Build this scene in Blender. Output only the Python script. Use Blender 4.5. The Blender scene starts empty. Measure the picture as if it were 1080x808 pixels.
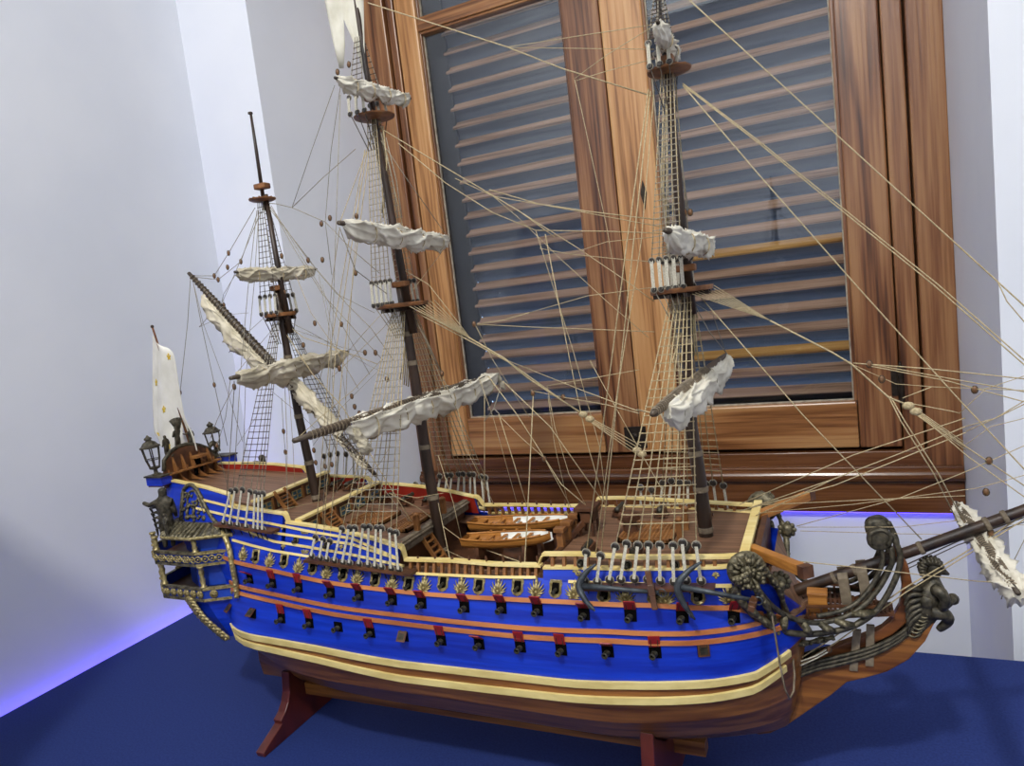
import bpy, math, random
from mathutils import Vector, Matrix
PI = math.pi
C = bpy.context.scene.collection
scene = bpy.context.scene
rnd = random.Random(7)
EYE = 1.565                      # lens height above the floor (m)
# ------------------------------------------------------------------ camera pose (solved from the vanishing lines)
FPX = 730.10791
PA, PB, PC = 0.10928305, 0.43083181, -0.11828542
Rx = Matrix(((1,0,0),(0,math.cos(PA),-math.sin(PA)),(0,math.sin(PA),math.cos(PA))))
Ry = Matrix(((math.cos(PB),0,math.sin(PB)),(0,1,0),(-math.sin(PB),0,math.cos(PB))))
Rz = Matrix(((math.cos(PC),-math.sin(PC),0),(math.sin(PC),math.cos(PC),0),(0,0,1)))
RC = Rz @ Rx @ Ry                # (right, down, forward) room axes -> camera axes
def ray(px, py):
    d = RC.transposed() @ Vector(((px-540)/FPX, (py-404)/FPX, 1))
    return Vector((d.x, d.z, -d.y))
def P(px, py, Y=1.0):            # point at depth Y (measured square to the window wall)
    r = ray(px, py) * 1.0
    r *= Y / r.y
    return Vector((r.x, r.y, r.z + EYE))
def W(x, y, z):                  # room coordinates measured from the lens height
    return Vector((x, y, z + EYE))
def LP(pts, Y=1.0):
    return [P(q[0], q[1], q[2] if len(q) > 2 else Y) for q in pts]
TABLE = EYE - 0.765
# ------------------------------------------------------------------ materials
def lin(c):
    if isinstance(c, str):
        c = [int(c[i:i+2], 16)/255 for i in (0, 2, 4)]
    return tuple((v/12.92 if v <= .04045 else ((v+.055)/1.055)**2.4) for v in c) + (1,)
def new_mat(name):
    m = bpy.data.materials.new(name); m.use_nodes = True
    nt = m.node_tree; b = nt.nodes['Principled BSDF']
    return m, nt, b
def mat(name, c1, c2=None, rough=.5, metal=0, scale=40, stretch=(1,1,1), bump=0, detail=4, spec=.5, lo=.35, hi=.65, coat=0):
    m, nt, b = new_mat(name)
    b.inputs['Roughness'].default_value = rough
    b.inputs['Metallic'].default_value = metal
    b.inputs['Specular IOR Level'].default_value = spec
    b.inputs['Coat Weight'].default_value = coat
    if c2 is None: c2 = c1
    tc = nt.nodes.new('ShaderNodeTexCoord'); mp = nt.nodes.new('ShaderNodeMapping')
    mp.inputs['Scale'].default_value = stretch
    nz = nt.nodes.new('ShaderNodeTexNoise'); nz.inputs['Scale'].default_value = scale; nz.inputs['Detail'].default_value = detail
    cr = nt.nodes.new('ShaderNodeValToRGB')
    cr.color_ramp.elements[0].position = lo; cr.color_ramp.elements[0].color = lin(c1)
    cr.color_ramp.elements[1].position = hi; cr.color_ramp.elements[1].color = lin(c2)
    nt.links.new(tc.outputs['Object'], mp.inputs[0]); nt.links.new(mp.outputs[0], nz.inputs['Vector'])
    nt.links.new(nz.outputs[0], cr.inputs[0]); nt.links.new(cr.outputs[0], b.inputs['Base Color'])
    if bump:
        bp = nt.nodes.new('ShaderNodeBump'); bp.inputs['Strength'].default_value = bump; bp.inputs['Distance'].default_value = .002
        nt.links.new(nz.outputs[0], bp.inputs['Height']); nt.links.new(bp.outputs[0], b.inputs['Normal'])
    return m
def wood(name, c1, c2, c3, axis, ring=9, rough=.4, dist=6, spec=.5, fine=60):
    """Planed softwood: broad rings stretched along the grain plus fine streaks."""
    m, nt, b = new_mat(name)
    b.inputs['Roughness'].default_value = rough; b.inputs['Specular IOR Level'].default_value = spec
    tc = nt.nodes.new('ShaderNodeTexCoord'); mp = nt.nodes.new('ShaderNodeMapping')
    s = [1, 1, 1]; s[axis] = .06; mp.inputs['Scale'].default_value = s
    oi = nt.nodes.new('ShaderNodeObjectInfo')
    off = nt.nodes.new('ShaderNodeVectorMath'); off.operation = 'SCALE'; off.inputs[3].default_value = 3.7
    cmb = nt.nodes.new('ShaderNodeCombineXYZ')
    for i in range(3): nt.links.new(oi.outputs['Random'], cmb.inputs[i])
    nt.links.new(cmb.outputs[0], off.inputs[0]); nt.links.new(off.outputs[0], mp.inputs['Location'])
    nt.links.new(tc.outputs['Object'], mp.inputs[0])
    n1 = nt.nodes.new('ShaderNodeTexNoise'); n1.inputs['Scale'].default_value = ring; n1.inputs['Detail'].default_value = 2
    nt.links.new(mp.outputs[0], n1.inputs['Vector'])
    mu = nt.nodes.new('ShaderNodeMath'); mu.operation = 'MULTIPLY'; mu.inputs[1].default_value = dist
    nt.links.new(n1.outputs[0], mu.inputs[0])
    pp = nt.nodes.new('ShaderNodeMath'); pp.operation = 'PINGPONG'; pp.inputs[1].default_value = .5
    nt.links.new(mu.outputs[0], pp.inputs[0])
    n2 = nt.nodes.new('ShaderNodeTexNoise'); n2.inputs['Scale'].default_value = fine*2; n2.inputs['Detail'].default_value = 5
    mp2 = nt.nodes.new('ShaderNodeMapping'); s2 = [1, 1, 1]; s2[axis] = .03; mp2.inputs['Scale'].default_value = s2
    nt.links.new(tc.outputs['Object'], mp2.inputs[0]); nt.links.new(mp2.outputs[0], n2.inputs['Vector'])
    ad = nt.nodes.new('ShaderNodeMath'); ad.operation = 'MULTIPLY_ADD'; ad.inputs[1].default_value = .8
    nt.links.new(pp.outputs[0], ad.inputs[0]); nt.links.new(n2.outputs[0], ad.inputs[2])
    cr = nt.nodes.new('ShaderNodeValToRGB'); e = cr.color_ramp.elements
    e[0].position = .42; e[0].color = lin(c1); e[1].position = .95; e[1].color = lin(c3)
    x = e.new(.66); x.color = lin(c2)
    nt.links.new(ad.outputs[0], cr.inputs[0]); nt.links.new(cr.outputs[0], b.inputs['Base Color'])
    bp = nt.nodes.new('ShaderNodeBump'); bp.inputs['Strength'].default_value = .25; bp.inputs['Distance'].default_value = .002
    nt.links.new(n2.outputs[0], bp.inputs['Height']); nt.links.new(bp.outputs[0], b.inputs['Normal'])
    return m
def emit(name, c, s):
    m = bpy.data.materials.new(name); m.use_nodes = True; nt = m.node_tree
    nt.nodes.remove(nt.nodes['Principled BSDF'])
    e = nt.nodes.new('ShaderNodeEmission'); e.inputs[0].default_value = lin(c); e.inputs[1].default_value = s
    nt.links.new(e.outputs[0], nt.nodes['Material Output'].inputs[0]); return m
def glass_mat(name):
    m = bpy.data.materials.new(name); m.use_nodes = True; nt = m.node_tree
    nt.nodes.remove(nt.nodes['Principled BSDF'])
    t = nt.nodes.new('ShaderNodeBsdfTransparent'); g = nt.nodes.new('ShaderNodeBsdfGlossy'); g.inputs['Roughness'].default_value = .02
    t.inputs[0].default_value = (.93, .95, .97, 1)
    f = nt.nodes.new('ShaderNodeFresnel'); f.inputs[0].default_value = 1.52
    x = nt.nodes.new('ShaderNodeMixShader')
    nt.links.new(f.outputs[0], x.inputs[0]); nt.links.new(t.outputs[0], x.inputs[1]); nt.links.new(g.outputs[0], x.inputs[2])
    nt.links.new(x.outputs[0], nt.nodes['Material Output'].inputs[0]); return m
# ------------------------------------------------------------------ mesh builder
class MB:
    def __init__(s): s.v = []; s.f = []; s.m = []
    def add(s, vs, fs, mi=0):
        n = len(s.v); s.v += [Vector(v) for v in vs]
        for f in fs: s.f.append([n+i for i in f]); s.m.append(mi)
        return s
    def box(s, c, size, rot=None, mi=0):
        c = Vector(c); h = Vector(size)/2; vs = []
        for x in (-1, 1):
            for y in (-1, 1):
                for z in (-1, 1):
                    q = Vector((x*h.x, y*h.y, z*h.z))
                    if rot is not None: q = rot @ q
                    vs.append(c+q)
        return s.add(vs, [(0,1,3,2),(4,6,7,5),(0,4,5,1),(2,3,7,6),(0,2,6,4),(1,5,7,3)], mi)
    def span(s, a, b, mi=0):     # box between two corners
        a = Vector(a); b = Vector(b)
        return s.box((a+b)/2, (abs(b.x-a.x), abs(b.y-a.y), abs(b.z-a.z)), None, mi)
    def bar(s, a, b, w, h, up=(0,0,1), mi=0):   # rectangular bar from a to b
        a = Vector(a); b = Vector(b); d = (b-a); L = d.length; d.normalize()
        u = Vector(up); sd = d.cross(u)
        if sd.length < 1e-5: sd = d.cross(Vector((1,0,0)))
        sd.normalize(); u = sd.cross(d)
        vs = []
        for p in (a, b):
            for i, j in ((-1,-1),(1,-1),(1,1),(-1,1)): vs.append(p + sd*(i*w/2) + u*(j*h/2))
        return s.add(vs, [(3,2,1,0),(4,5,6,7),(0,1,5,4),(1,2,6,5),(2,3,7,6),(3,0,4,7)], mi)
    def tube(s, pts, r, n=6, mi=0, cap=True):
        pts = [Vector(p) for p in pts]; k = len(pts)
        rr = r if isinstance(r, (list, tuple)) else [r]*k
        u = None; base = len(s.v)
        for i, p in enumerate(pts):
            d = (pts[min(i+1, k-1)] - pts[max(i-1, 0)])
            if d.length < 1e-9: d = Vector((0,0,1))
            d.normalize()
            if u is None:
                u = d.orthogonal().normalized()
            else:
                u = (u - d*u.dot(d))
                u = u.normalized() if u.length > 1e-6 else d.orthogonal().normalized()
            w = d.cross(u)
            for j in range(n):
                a = 2*PI*j/n
                s.v.append(p + (u*math.cos(a) + w*math.sin(a))*rr[i])
        for i in range(k-1):
            for j in range(n):
                a = base+i*n+j; b = base+i*n+(j+1) % n
                s.f.append([a, b, b+n, a+n]); s.m.append(mi)
        if cap:
            s.f.append([base+j for j in reversed(range(n))]); s.m.append(mi)
            s.f.append([base+(k-1)*n+j for j in range(n)]); s.m.append(mi)
        return s
    def lathe(s, base, axis, prof, n=16, mi=0):   # prof = [(along, radius)]
        axis = Vector(axis).normalized(); base = Vector(base)
        u = axis.orthogonal().normalized(); w = axis.cross(u); b0 = len(s.v)
        for h, r in prof:
            for j in range(n):
                a = 2*PI*j/n
                s.v.append(base + axis*h + (u*math.cos(a)+w*math.sin(a))*max(r, 1e-5))
        for i in range(len(prof)-1):
            for j in range(n):
                a = b0+i*n+j; b = b0+i*n+(j+1) % n
                s.f.append([a, b, b+n, a+n]); s.m.append(mi)
        s.f.append([b0+j for j in reversed(range(n))]); s.m.append(mi)
        s.f.append([b0+(len(prof)-1)*n+j for j in range(n)]); s.m.append(mi)
        return s
    def ball(s, c, r, n=8, sc=(1,1,1), mi=0):
        c = Vector(c); prof = []
        b0 = len(s.v); m = max(4, n//2+1)
        for i in range(m+1):
            t = PI*i/m
            for j in range(n):
                a = 2*PI*j/n
                s.v.append(c + Vector((math.cos(a)*math.sin(t)*r*sc[0], math.sin(a)*math.sin(t)*r*sc[1], -math.cos(t)*r*sc[2])))
        for i in range(m):
            for j in range(n):
                a = b0+i*n+j; b = b0+i*n+(j+1) % n
                s.f.append([a, b, b+n, a+n]); s.m.append(mi)
        return s
    def prism(s, poly, d, mi=0):     # closed 3-D polygon extruded by vector d
        d = Vector(d); n = len(poly); vs = [Vector(p)-d/2 for p in poly] + [Vector(p)+d/2 for p in poly]
        fs = [list(reversed(range(n))), list(range(n, 2*n))] + [[i, (i+1) % n, n+(i+1) % n, n+i] for i in range(n)]
        return s.add(vs, fs, mi)
    def ribbon(s, pts, w, t, nrm=None, mi=0):   # flat strip: width direction list w, thickness t along nrm list
        k = len(pts); vs = []
        for i in range(k):
            p = Vector(pts[i]); wd = Vector(w[i] if isinstance(w, list) else w); nn = Vector(nrm[i] if isinstance(nrm, list) else nrm)
            for a, b in ((-.5, 0), (.5, 0), (.5, 1), (-.5, 1)): vs.append(p + wd*a + nn*(b*t))
        fs = [(3,2,1,0), tuple(4*(k-1)+j for j in range(4))]
        for i in range(k-1):
            for j in range(4):
                a = 4*i+j; b = 4*i+(j+1) % 4
                fs.append((a, b, b+4, a+4))
        return s.add(vs, fs, mi)
    def grid(s, rows, mi=0, closed=False):
        b0 = len(s.v); n = len(rows[0])
        for r in rows: s.v += [Vector(p) for p in r]
        for i in range(len(rows)-1):
            for j in range(n if closed else n-1):
                a = b0+i*n+j; b = b0+i*n+(j+1) % n
                s.f.append([a, b, b+n, a+n]); s.m.append(mi)
        return s
WL = {}                                   # world position of each object's origin
def empty(name, loc):
    o = bpy.data.objects.new(name, None); C.objects.link(o); o.location = loc; o.empty_display_size = .05
    WL[o] = Vector(loc); return o
def build(mb, name, mats, parent=None, smooth=False, origin=None, bevel=0, label=None, kind=None, fixn=True, weld=False):
    if not isinstance(mats, (list, tuple)): mats = [mats]
    if origin is None:
        lo = Vector((min(v.x for v in mb.v), min(v.y for v in mb.v), min(v.z for v in mb.v)))
        hi = Vector((max(v.x for v in mb.v), max(v.y for v in mb.v), max(v.z for v in mb.v)))
        origin = Vector(((lo.x+hi.x)/2, (lo.y+hi.y)/2, lo.z))
    me = bpy.data.meshes.new(name)
    me.from_pydata([v-origin for v in mb.v], [], mb.f)
    for m in mats: me.materials.append(m)
    me.polygons.foreach_set('material_index', mb.m)
    me.update()
    if fixn or weld:
        import bmesh
        bm = bmesh.new(); bm.from_mesh(me)
        if weld: bmesh.ops.remove_doubles(bm, verts=bm.verts, dist=1e-5)
        bmesh.ops.recalc_face_normals(bm, faces=bm.faces); bm.to_mesh(me); bm.free()
    if smooth: me.polygons.foreach_set('use_smooth', [True]*len(me.polygons))
    o = bpy.data.objects.new(name, me); C.objects.link(o)
    WL[o] = Vector(origin)
    if parent is not None:
        o.parent = parent; o.location = Vector(origin) - WL[parent]
    else: o.location = origin
    if bevel:
        b = o.modifiers.new('bevel', 'BEVEL'); b.width = bevel; b.segments = 2; b.limit_method = 'ANGLE'
    if label: o['label'] = label
    if kind: o['kind'] = kind
    return o
def skin(name, verts, edges, radii, m, parent=None, sub=2):
    vs = [Vector(v) for v in verts]; origin = vs[0].copy()
    me = bpy.data.meshes.new(name); me.from_pydata([v-origin for v in vs], edges, []); me.materials.append(m)
    o = bpy.data.objects.new(name, me); C.objects.link(o); WL[o] = origin
    sk = o.modifiers.new('skin', 'SKIN'); sk.use_smooth_shade = True
    for i, d in enumerate(me.skin_vertices[0].data):
        r = radii[i]; d.radius = (r, r) if not isinstance(r, tuple) else r; d.use_root = (i == 0)
    sb = o.modifiers.new('sub', 'SUBSURF'); sb.levels = sub; sb.render_levels = sub
    if parent is not None: o.parent = parent; o.location = origin - WL[parent]
    else: o.location = origin
    return o
def tag(o, label, cat, group=None):
    o['label'] = label; o['category'] = cat
    if group: o['group'] = group
    return o
def lerp(a, b, t): return a + (b-a)*t
def interp(tab, x):
    if x <= tab[0][0]: return tab[0][1] + (0 if len(tab) < 2 else 0)
    for (x0, y0), (x1, y1) in zip(tab, tab[1:]):
        if x <= x1: return y0 + (y1-y0)*(x-x0)/(x1-x0)
    return tab[-1][1]
def smooth_pts(pts, n=4):                 # Catmull-Rom through points
    pts = [Vector(p) for p in pts]; out = []
    for i in range(len(pts)-1):
        p0 = pts[max(i-1, 0)]; p1 = pts[i]; p2 = pts[i+1]; p3 = pts[min(i+2, len(pts)-1)]
        for k in range(n):
            t = k/n
            out.append(.5*((2*p1) + (p2-p0)*t + (2*p0-5*p1+4*p2-p3)*t*t + (3*p1-p0-3*p2+p3)*t**3))
    out.append(pts[-1]); return out
def mir(p): return Vector((p[0], 2-p[1], p[2]))     # across the ship's centre plane
# ================================================================== ROOM
M = {}
M['wall'] = mat('white_plaster', 'dfe2ea', 'e6e8ee', rough=.85, scale=3, bump=.02, spec=.2)
M['ceil'] = mat('ceiling_white', 'e8e8ea', rough=.9)
M['floor'] = mat('floor_tile', '8a8078', '9a9088', rough=.4, scale=5)
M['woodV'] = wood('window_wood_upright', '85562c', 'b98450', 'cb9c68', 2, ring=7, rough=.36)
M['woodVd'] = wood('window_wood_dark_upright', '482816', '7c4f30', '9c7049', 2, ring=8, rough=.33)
M['woodH'] = wood('window_wood_rail', '69401f', '96643a', 'b08252', 0, ring=7, rough=.28)
M['woodS'] = wood('window_sill_wood', '422613', '5c371d', '734a2b', 0, ring=6, rough=.2)
M['slat'] = wood('shutter_slat', '30343c', '4c5058', '5e5f62', 0, ring=10, rough=.6)
M['slatedge'] = wood('shutter_slat_edge', '6b4c3a', 'a98469', 'c29c82', 0, ring=10, rough=.6)
M['slatgold'] = wood('shutter_slat_new', '8a5a24', 'b98440', 'cf9c58', 0, ring=10, rough=.6)
M['shutter'] = mat('shutter_paint', '25282f', '33353c', rough=.6, scale=30)
M['glass'] = glass_mat('window_glass')
M['iron'] = mat('old_iron', '241d18', '3b3128', rough=.5, metal=.6, scale=60)
M['putty'] = mat('putty', 'b8ad9a', '8f8474', rough=.8, scale=50)
M['cloth'] = mat('navy_cloth', '1d2c64', '243672', rough=.8, scale=260, bump=.15, spec=.25)
def st(mb, name, mats, parent=None, **k): return build(mb, name, mats, parent, kind='structure' if parent is None else None, **k)
XL, YW, YG = -1.734, 1.664, 2.15
ZF, ZC = -EYE, 2.6
XR, YB = 3.2, -3.4
b = MB().span(W(XL-.1, YB-.1, ZF-.1), W(XR+.1, 2.5, ZF)); st(b, 'floor', M['floor'])
b = MB().span(W(XL-.1, YB-.1, ZC), W(XR+.1, 2.5, ZC+.1)); st(b, 'ceiling', M['ceil'])
b = MB().span(W(XL-.12, YB-.1, ZF), W(XL, 2.5, ZC)); st(b, 'wall_left', M['wall'])
b = MB().span(W(XR, YB-.1, ZF), W(XR+.12, 2.5, ZC)); st(b, 'wall_right', M['wall'])
b = MB().span(W(XL, YB-.12, ZF), W(XR, YB, ZC)); st(b, 'wall_front', M['wall'])
M['panel'] = wood('reflected_dark_panel', '20130c', '38231a', '4a3022', 2)
b = MB().span(W(XL+.3, YB, ZF), W(XR-.2, YB+.06, .30)); st(b, 'added_dark_panel', M['panel'], bevel=.01)  # unseen dark panel added to darken the lower reflection in the panes
NXL, NXR, NT = -1.466, .3195, 1.42
b = MB()
b.prism([W(XL, YW, (ZF+NT)/2), W(NXL, YW, (ZF+NT)/2), W(-1.40, 2.15, (ZF+NT)/2), W(-1.40, 2.42, (ZF+NT)/2), W(XL, 2.42, (ZF+NT)/2)], (0, 0, NT-ZF))
b.span(W(NXR, YW, ZF), W(XR, 2.42, NT)); b.span(W(XL, YW, NT), W(XR, 2.42, ZC))
b.span(W(-1.40, 2.175, ZF), W(NXR, 2.42, -.70))
st(b, 'wall_back', M['wall'])
b = MB().span(W(XL, -.35, ZF), W(-1.14, .18, .55)); st(b, 'added_shade_wall', M['wall'])  # unseen low wall, added to shade the left wall and table corner
# ---- window: frame, two casements, shutters behind the glass, all under window_1
win = empty('window_1', W(-.54, 2.2, -.70)); win['kind'] = 'structure'
FL, FR = -1.40, .3195
SL, SR, SEAM = -1.272, .178, -.563
ST, SBm = 1.30, -.516
b = MB()
b.span(W(FL, YG, -.70), W(SL-.035, 2.27, NT)); b.span(W(SL-.03, YG+.012, -.53), W(SL-.002, 2.27, NT))
build(b, 'frame_jamb', M['woodVd'], win, bevel=.004)
b = MB()
b.span(W(SR+.058, YG, -.70), W(FR, 2.27, NT)); b.span(W(SR+.003, YG+.008, -.53), W(SR+.052, 2.27, NT))
build(b, 'frame_jamb', M['woodVd'], win, bevel=.004)
b = MB(); b.span(W(FL, YG, ST+.004), W(FR, 2.27, NT)); build(b, 'frame_head', M['woodH'], win, bevel=.004)
b = MB()
b.span(W(FL+.001, YG-.004, -.702), W(FR-.001, 2.27, -.612))
b.tube([W(FL+.002, YG-.006, -.592), W(FR-.002, YG-.006, -.592)], .019, 12)
b.span(W(FL+.002, YG+.006, -.61), W(FR-.002, 2.27, -.525))
b.span(W(FL+.002, YG-.012, -.577), W(FR-.002, YG+.03, -.566))
build(b, 'window_sill', M['woodS'], win, bevel=.003)
b = MB()
b.span(W(SL-.075, 2.216, SBm-.02), W(SL+.03, 2.272, ST)); b.span(W(SR-.03, 2.216, SBm-.02), W(SR+.075, 2.272, ST))
b.span(W(SEAM-.04, 2.216, SBm-.02), W(SEAM+.04, 2.272, ST)); b.span(W(SL-.045, 2.216, -.56), W(SR+.06, 2.272, SBm+.03)); b.span(W(SL-.045, 2.216, ST-.03), W(SR+.06, 2.272, ST+.03))
build(b, 'sky_leak_block', M['woodS'], win)  # hidden bars added to stop sky light leaking round the casements
def casement(x0, x1, g0, g1, mats, tongue):
    c = empty('casement', W((x0+x1)/2, YG+.03, SBm)); c.parent = win; c.location = WL[c]-WL[win]
    yf, yb = YG+.014, YG+.06
    GB, GT = -.381, 1.20
    MZ0, MZ1 = .957, .998
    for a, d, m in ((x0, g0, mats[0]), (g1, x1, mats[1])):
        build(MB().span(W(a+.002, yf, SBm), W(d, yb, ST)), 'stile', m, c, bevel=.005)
    build(MB().span(W(g0, yf+.002, SBm), W(g1, yb, GB)), 'bottom_rail', M['woodH'], c, bevel=.005)
    build(MB().span(W(g0, yf+.002, GT), W(g1, yb, ST)), 'top_rail', M['woodH'], c, bevel=.005)
    build(MB().span(W(g0, yf+.004, MZ0), W(g1, yb, MZ1)).span(W(g0, yf+.012, MZ0-.008), W(g1, yb, MZ1+.008)), 'muntin', M['woodH'], c, bevel=.003)
    # moulded lip round each pane
    for z0, z1 in ((GB, MZ0), (MZ1, GT)):
        q = MB()
        for a in (g0, g1): q.span(W(a-.006, yf+.012, z0), W(a+.006, yb-.004, z1))
        build(q, 'glazing_bead', M['woodVd'], c, bevel=.002)
        q = MB()
        q.span(W(g0+.006, yf+.026, z0), W(g0+.0095, yf+.034, z1)); q.span(W(g1-.0095, yf+.026, z0), W(g1-.006, yf+.034, z1)); q.span(W(g0+.0095, yf+.026, z0), W(g1-.0095, yf+.034, z0+.004))
        build(q, 'putty_line', M['putty'], c)
        build(MB().span(W(g0-.004, yf+.030, z0-.004), W(g1+.004, yf+.034, z1+.004)), 'glass_pane', M['glass'], c)
    return c
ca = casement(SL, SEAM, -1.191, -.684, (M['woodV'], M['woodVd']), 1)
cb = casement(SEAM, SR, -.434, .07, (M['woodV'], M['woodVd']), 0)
# hinges on the right casement, key plate on its meeting stile
for z in (-.335, .75):
    h = MB(); h.lathe(W(SR+.003, YG+.004, z-.05), (0,0,1), [(0,.004),(0,.0085),(.048,.0085),(.049,.007),(.051,.007),(.052,.0085),(.10,.0085),(.10,.005),(.112,.003)], 10)
    h.span(W(SR-.02, YG+.011, z-.035), W(SR, YG+.0145, z+.035))
    build(h, 'hinge', M['iron'], cb)
h = MB(); z = .285
h.prism([W(-.478, YG+.013, z-.04), W(-.472, YG+.013, z-.01), W(-.468, YG+.013, z+.01), W(-.474, YG+.013, z+.035), W(-.478, YG+.013, z+.05), W(-.482, YG+.013, z+.035), W(-.488, YG+.013, z+.01), W(-.484, YG+.013, z-.01)], (0,.004,0))
build(h, 'key_plate', M['iron'], cb)
h = MB(); h.span(W(SEAM-.05, YG+.006, -.50), W(SEAM+.02, YG+.015, -.43)); h.lathe(W(SEAM-.015, YG+.008, -.46), (0,-1,0), [(0,.012),(.008,.010),(.012,.004)], 12)
build(h, 'latch', M['iron'], cb)
# shutters outside
def shutter(x0, x1, gold):
    s = empty('shutter', W((x0+x1)/2, 2.31, -.50)); s.parent = win; s.location = WL[s]-WL[win]
    f = MB()
    f.span(W(x0, 2.285, -.50), W(x0+.085, 2.33, 1.32)); f.span(W(x1-.085, 2.285, -.50), W(x1, 2.33, 1.32))
    f.span(W(x0+.085, 2.285, -.50), W(x1-.085, 2.33, -.415)); f.span(W(x0+.085, 2.285, 1.24), W(x1-.085, 2.33, 1.32))
    f.span(W(x0+.085, 2.279, -.42), W(x0+.097, 2.295, 1.24)); f.span(W(x1-.097, 2.279, -.42), W(x1-.085, 2.295, 1.24))
    build(f, 'shutter_frame', M['shutter'], s, bevel=.003)
    z = -.385; i = 0; R = Matrix.Rotation(math.radians(-47), 3, 'X')
    while z < 1.22:
        q = MB(); dz = rnd.uniform(-.0015, .0015); tl = rnd.uniform(-.004, .004)
        xa, xb = x0+.088, x1-.088; c = W((xa+xb)/2, 2.31, z+dz)
        R2 = R @ Matrix.Rotation(tl, 3, 'Y')
        q.box(c, (xb-xa, .072, .011), R2, 0)
        q.box(c + R2 @ Vector((0, -.037, .001)), (xb-xa, .007, .036), R2, 1)
        build(q, 'slat', [M['slat'], M['slatgold'] if i in gold else M['slatedge']], s, bevel=.001)
        z += .0635; i += 1
    return s
shutter(-1.245, -.585, ())
shutter(-.55, .215, (2, 7))
# ================================================================== TABLE
t = MB()
TX0, TX1, TY0, TY1 = -1.715, 1.15, .42, 1.477
t.span((TX0, TY0, 0), (TX1, TY1, TABLE))
tb = build(t, 'display_table', M['cloth'], None, bevel=.004)
tag(tb, 'long display table covered in dark navy blue cloth below the window', 'table')
# violet LED tape below the table's left edge (the room's own accent light)
M['led'] = emit('violet_led', '6250ff', 62)
M['sill_glow'] = emit('added_sill_glow', '5a48ff', 6)
b = MB().span(W(-1.7325, .45, -.83), W(-1.7165, 1.62, -.822)); o = st(b, 'trim_1', M['led'])
b = MB().span(W(-1.38, 2.156, -.7062), W(.30, 2.170, -.7028)); o = st(b, 'added_sill_strip', M['sill_glow'])  # hidden glowing strip added under the sill to tint the wall violet
# ================================================================== SHIP: hull form
CY = 1.0                                     # the ship's centre plane lies 1 m from the lens
# level: half breadth amidships, half breadth at the stern, X of stern end, X of bow end, taper power aft
LEV = [
 dict(full=.013, bs=.010, xs=-1.090, xb=-.105, z=[(-1.09,-.685),(-.25,-.683),(-.16,-.672),(-.105,-.655)]),
 dict(full=.060, bs=.011, xs=-1.095, xb=-.082, z=[(-1.10,-.655),(-.90,-.666),(-.30,-.668),(-.08,-.640)]),
 dict(full=.115, bs=.012, xs=-1.092, xb=-.072, z=[(-1.11,-.615),(-.90,-.626),(-.30,-.628),(-.06,-.610)]),
 dict(full=.150, bs=.015, xs=-1.090, xb=-.062, pa=3, z=[(-1.12,-.578),(-.90,-.584),(-.30,-.585),(-.04,-.572)]),
 dict(full=.164, bs=.030, xs=-1.088, xb=-.052, pa=6, px=[(241,667),(289,687),(333,697),(378,708),(420,717),(509,728),(598,738),(660,741),(707,741),(751,738),(796,729),(822,721)], zs=-.537, zb=-.512),
 dict(full=.166, bs=.040, xs=-1.090, xb=-.046, pa=6, px=[(239,660),(289,673),(333,681),(378,690),(420,697),(509,707),(598,717),(660,719),(707,719),(751,717),(796,709),(828,701)], zs=-.514, zb=-.485),
 dict(full=.166, bs=.088, xs=-1.125, xb=-.043, px=[(255,622),(289.5,630),(326.6,638.5),(360,645),(405,651),(480,660),(553,667),(640,670.5),(729,673),(813,671)], zs=-.424, zb=-.452),
 dict(full=.160, bs=.096, xs=-1.150, xb=-.052, px=[(250,593),(277,599),(314,607.6),(345,614),(380,619),(442,626),(500,630),(600,635),(687,638),(770,640.6)], zs=-.366, zb=-.458),
 dict(full=.145, bs=.088, xs=-1.180, xb=-.085, cut=.105, px=[(243,569),(267,575.5),(289.5,581),(326.6,587),(437,604.5),(519,608.7),(564,609),(600,613),(664,615),(754,617),(773,617)], zs=-.322, zb=-.389),
]
XM = -.36
def bl(L, X):
    f = L['full']
    if X >= XM:
        if 'cut' in L:
            t = min(1, (X-XM)/(L['xb']-XM)); return f - (f-L['cut'])*t**2
        t = min(1, (X-XM)/(L['xb']-XM)); return .007 + (f-.007)*max(0, 1-t**2.1)**.5
    xa = -.70
    if X < xa:
        t = min(1, (xa-X)/(xa-L['xs'])); return f - (f-L['bs'])*t**L.get('pa', 2)
    return f
for L in LEV:
    if 'px' in L:
        out = []
        for q in L['px']:
            X = -.5
            for i in range(60):
                p = P(q[0], q[1], 1-bl(L, X)); X = .5*X + .5*p.x
            out.append((p.x, p.z-EYE))
        out.sort()
        z = [(L['xs'], L['zs'])] + [o for o in out if L['xs']+.05 < o[0] < L['xb']-.05] + [(L['xb'], L['zb'])]
        L['z'] = z
TOPW = dict(full=.116, bs=.060, xs=-1.2, xb=-.085, cut=.098)
def zl(i, X): return interp(LEV[i]['z'], X)
def hull_b(X, z):                            # half breadth of the hull at a point, z from lens height
    zs = [zl(i, X) for i in range(9)]
    if z >= zs[8]:
        t = (z-zs[8])/.085; return lerp(bl(LEV[8], X), bl(TOPW, X), t)
    for i in range(8, 0, -1):
        if z >= zs[i-1]:
            t = (z-zs[i-1])/max(1e-6, zs[i]-zs[i-1]); return lerp(bl(LEV[i-1], X), bl(LEV[i], X), t)
    return .012
def H(px, py, off=0):                        # near-side hull point seen at a pixel
    X, z = -.5, -.45; y = .87
    for i in range(80):
        y2 = 1 - hull_b(X, z) - off; y = .5*y + .5*y2
        p = P(px, py, y); X, z = p.x, p.z-EYE
    return p
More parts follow.
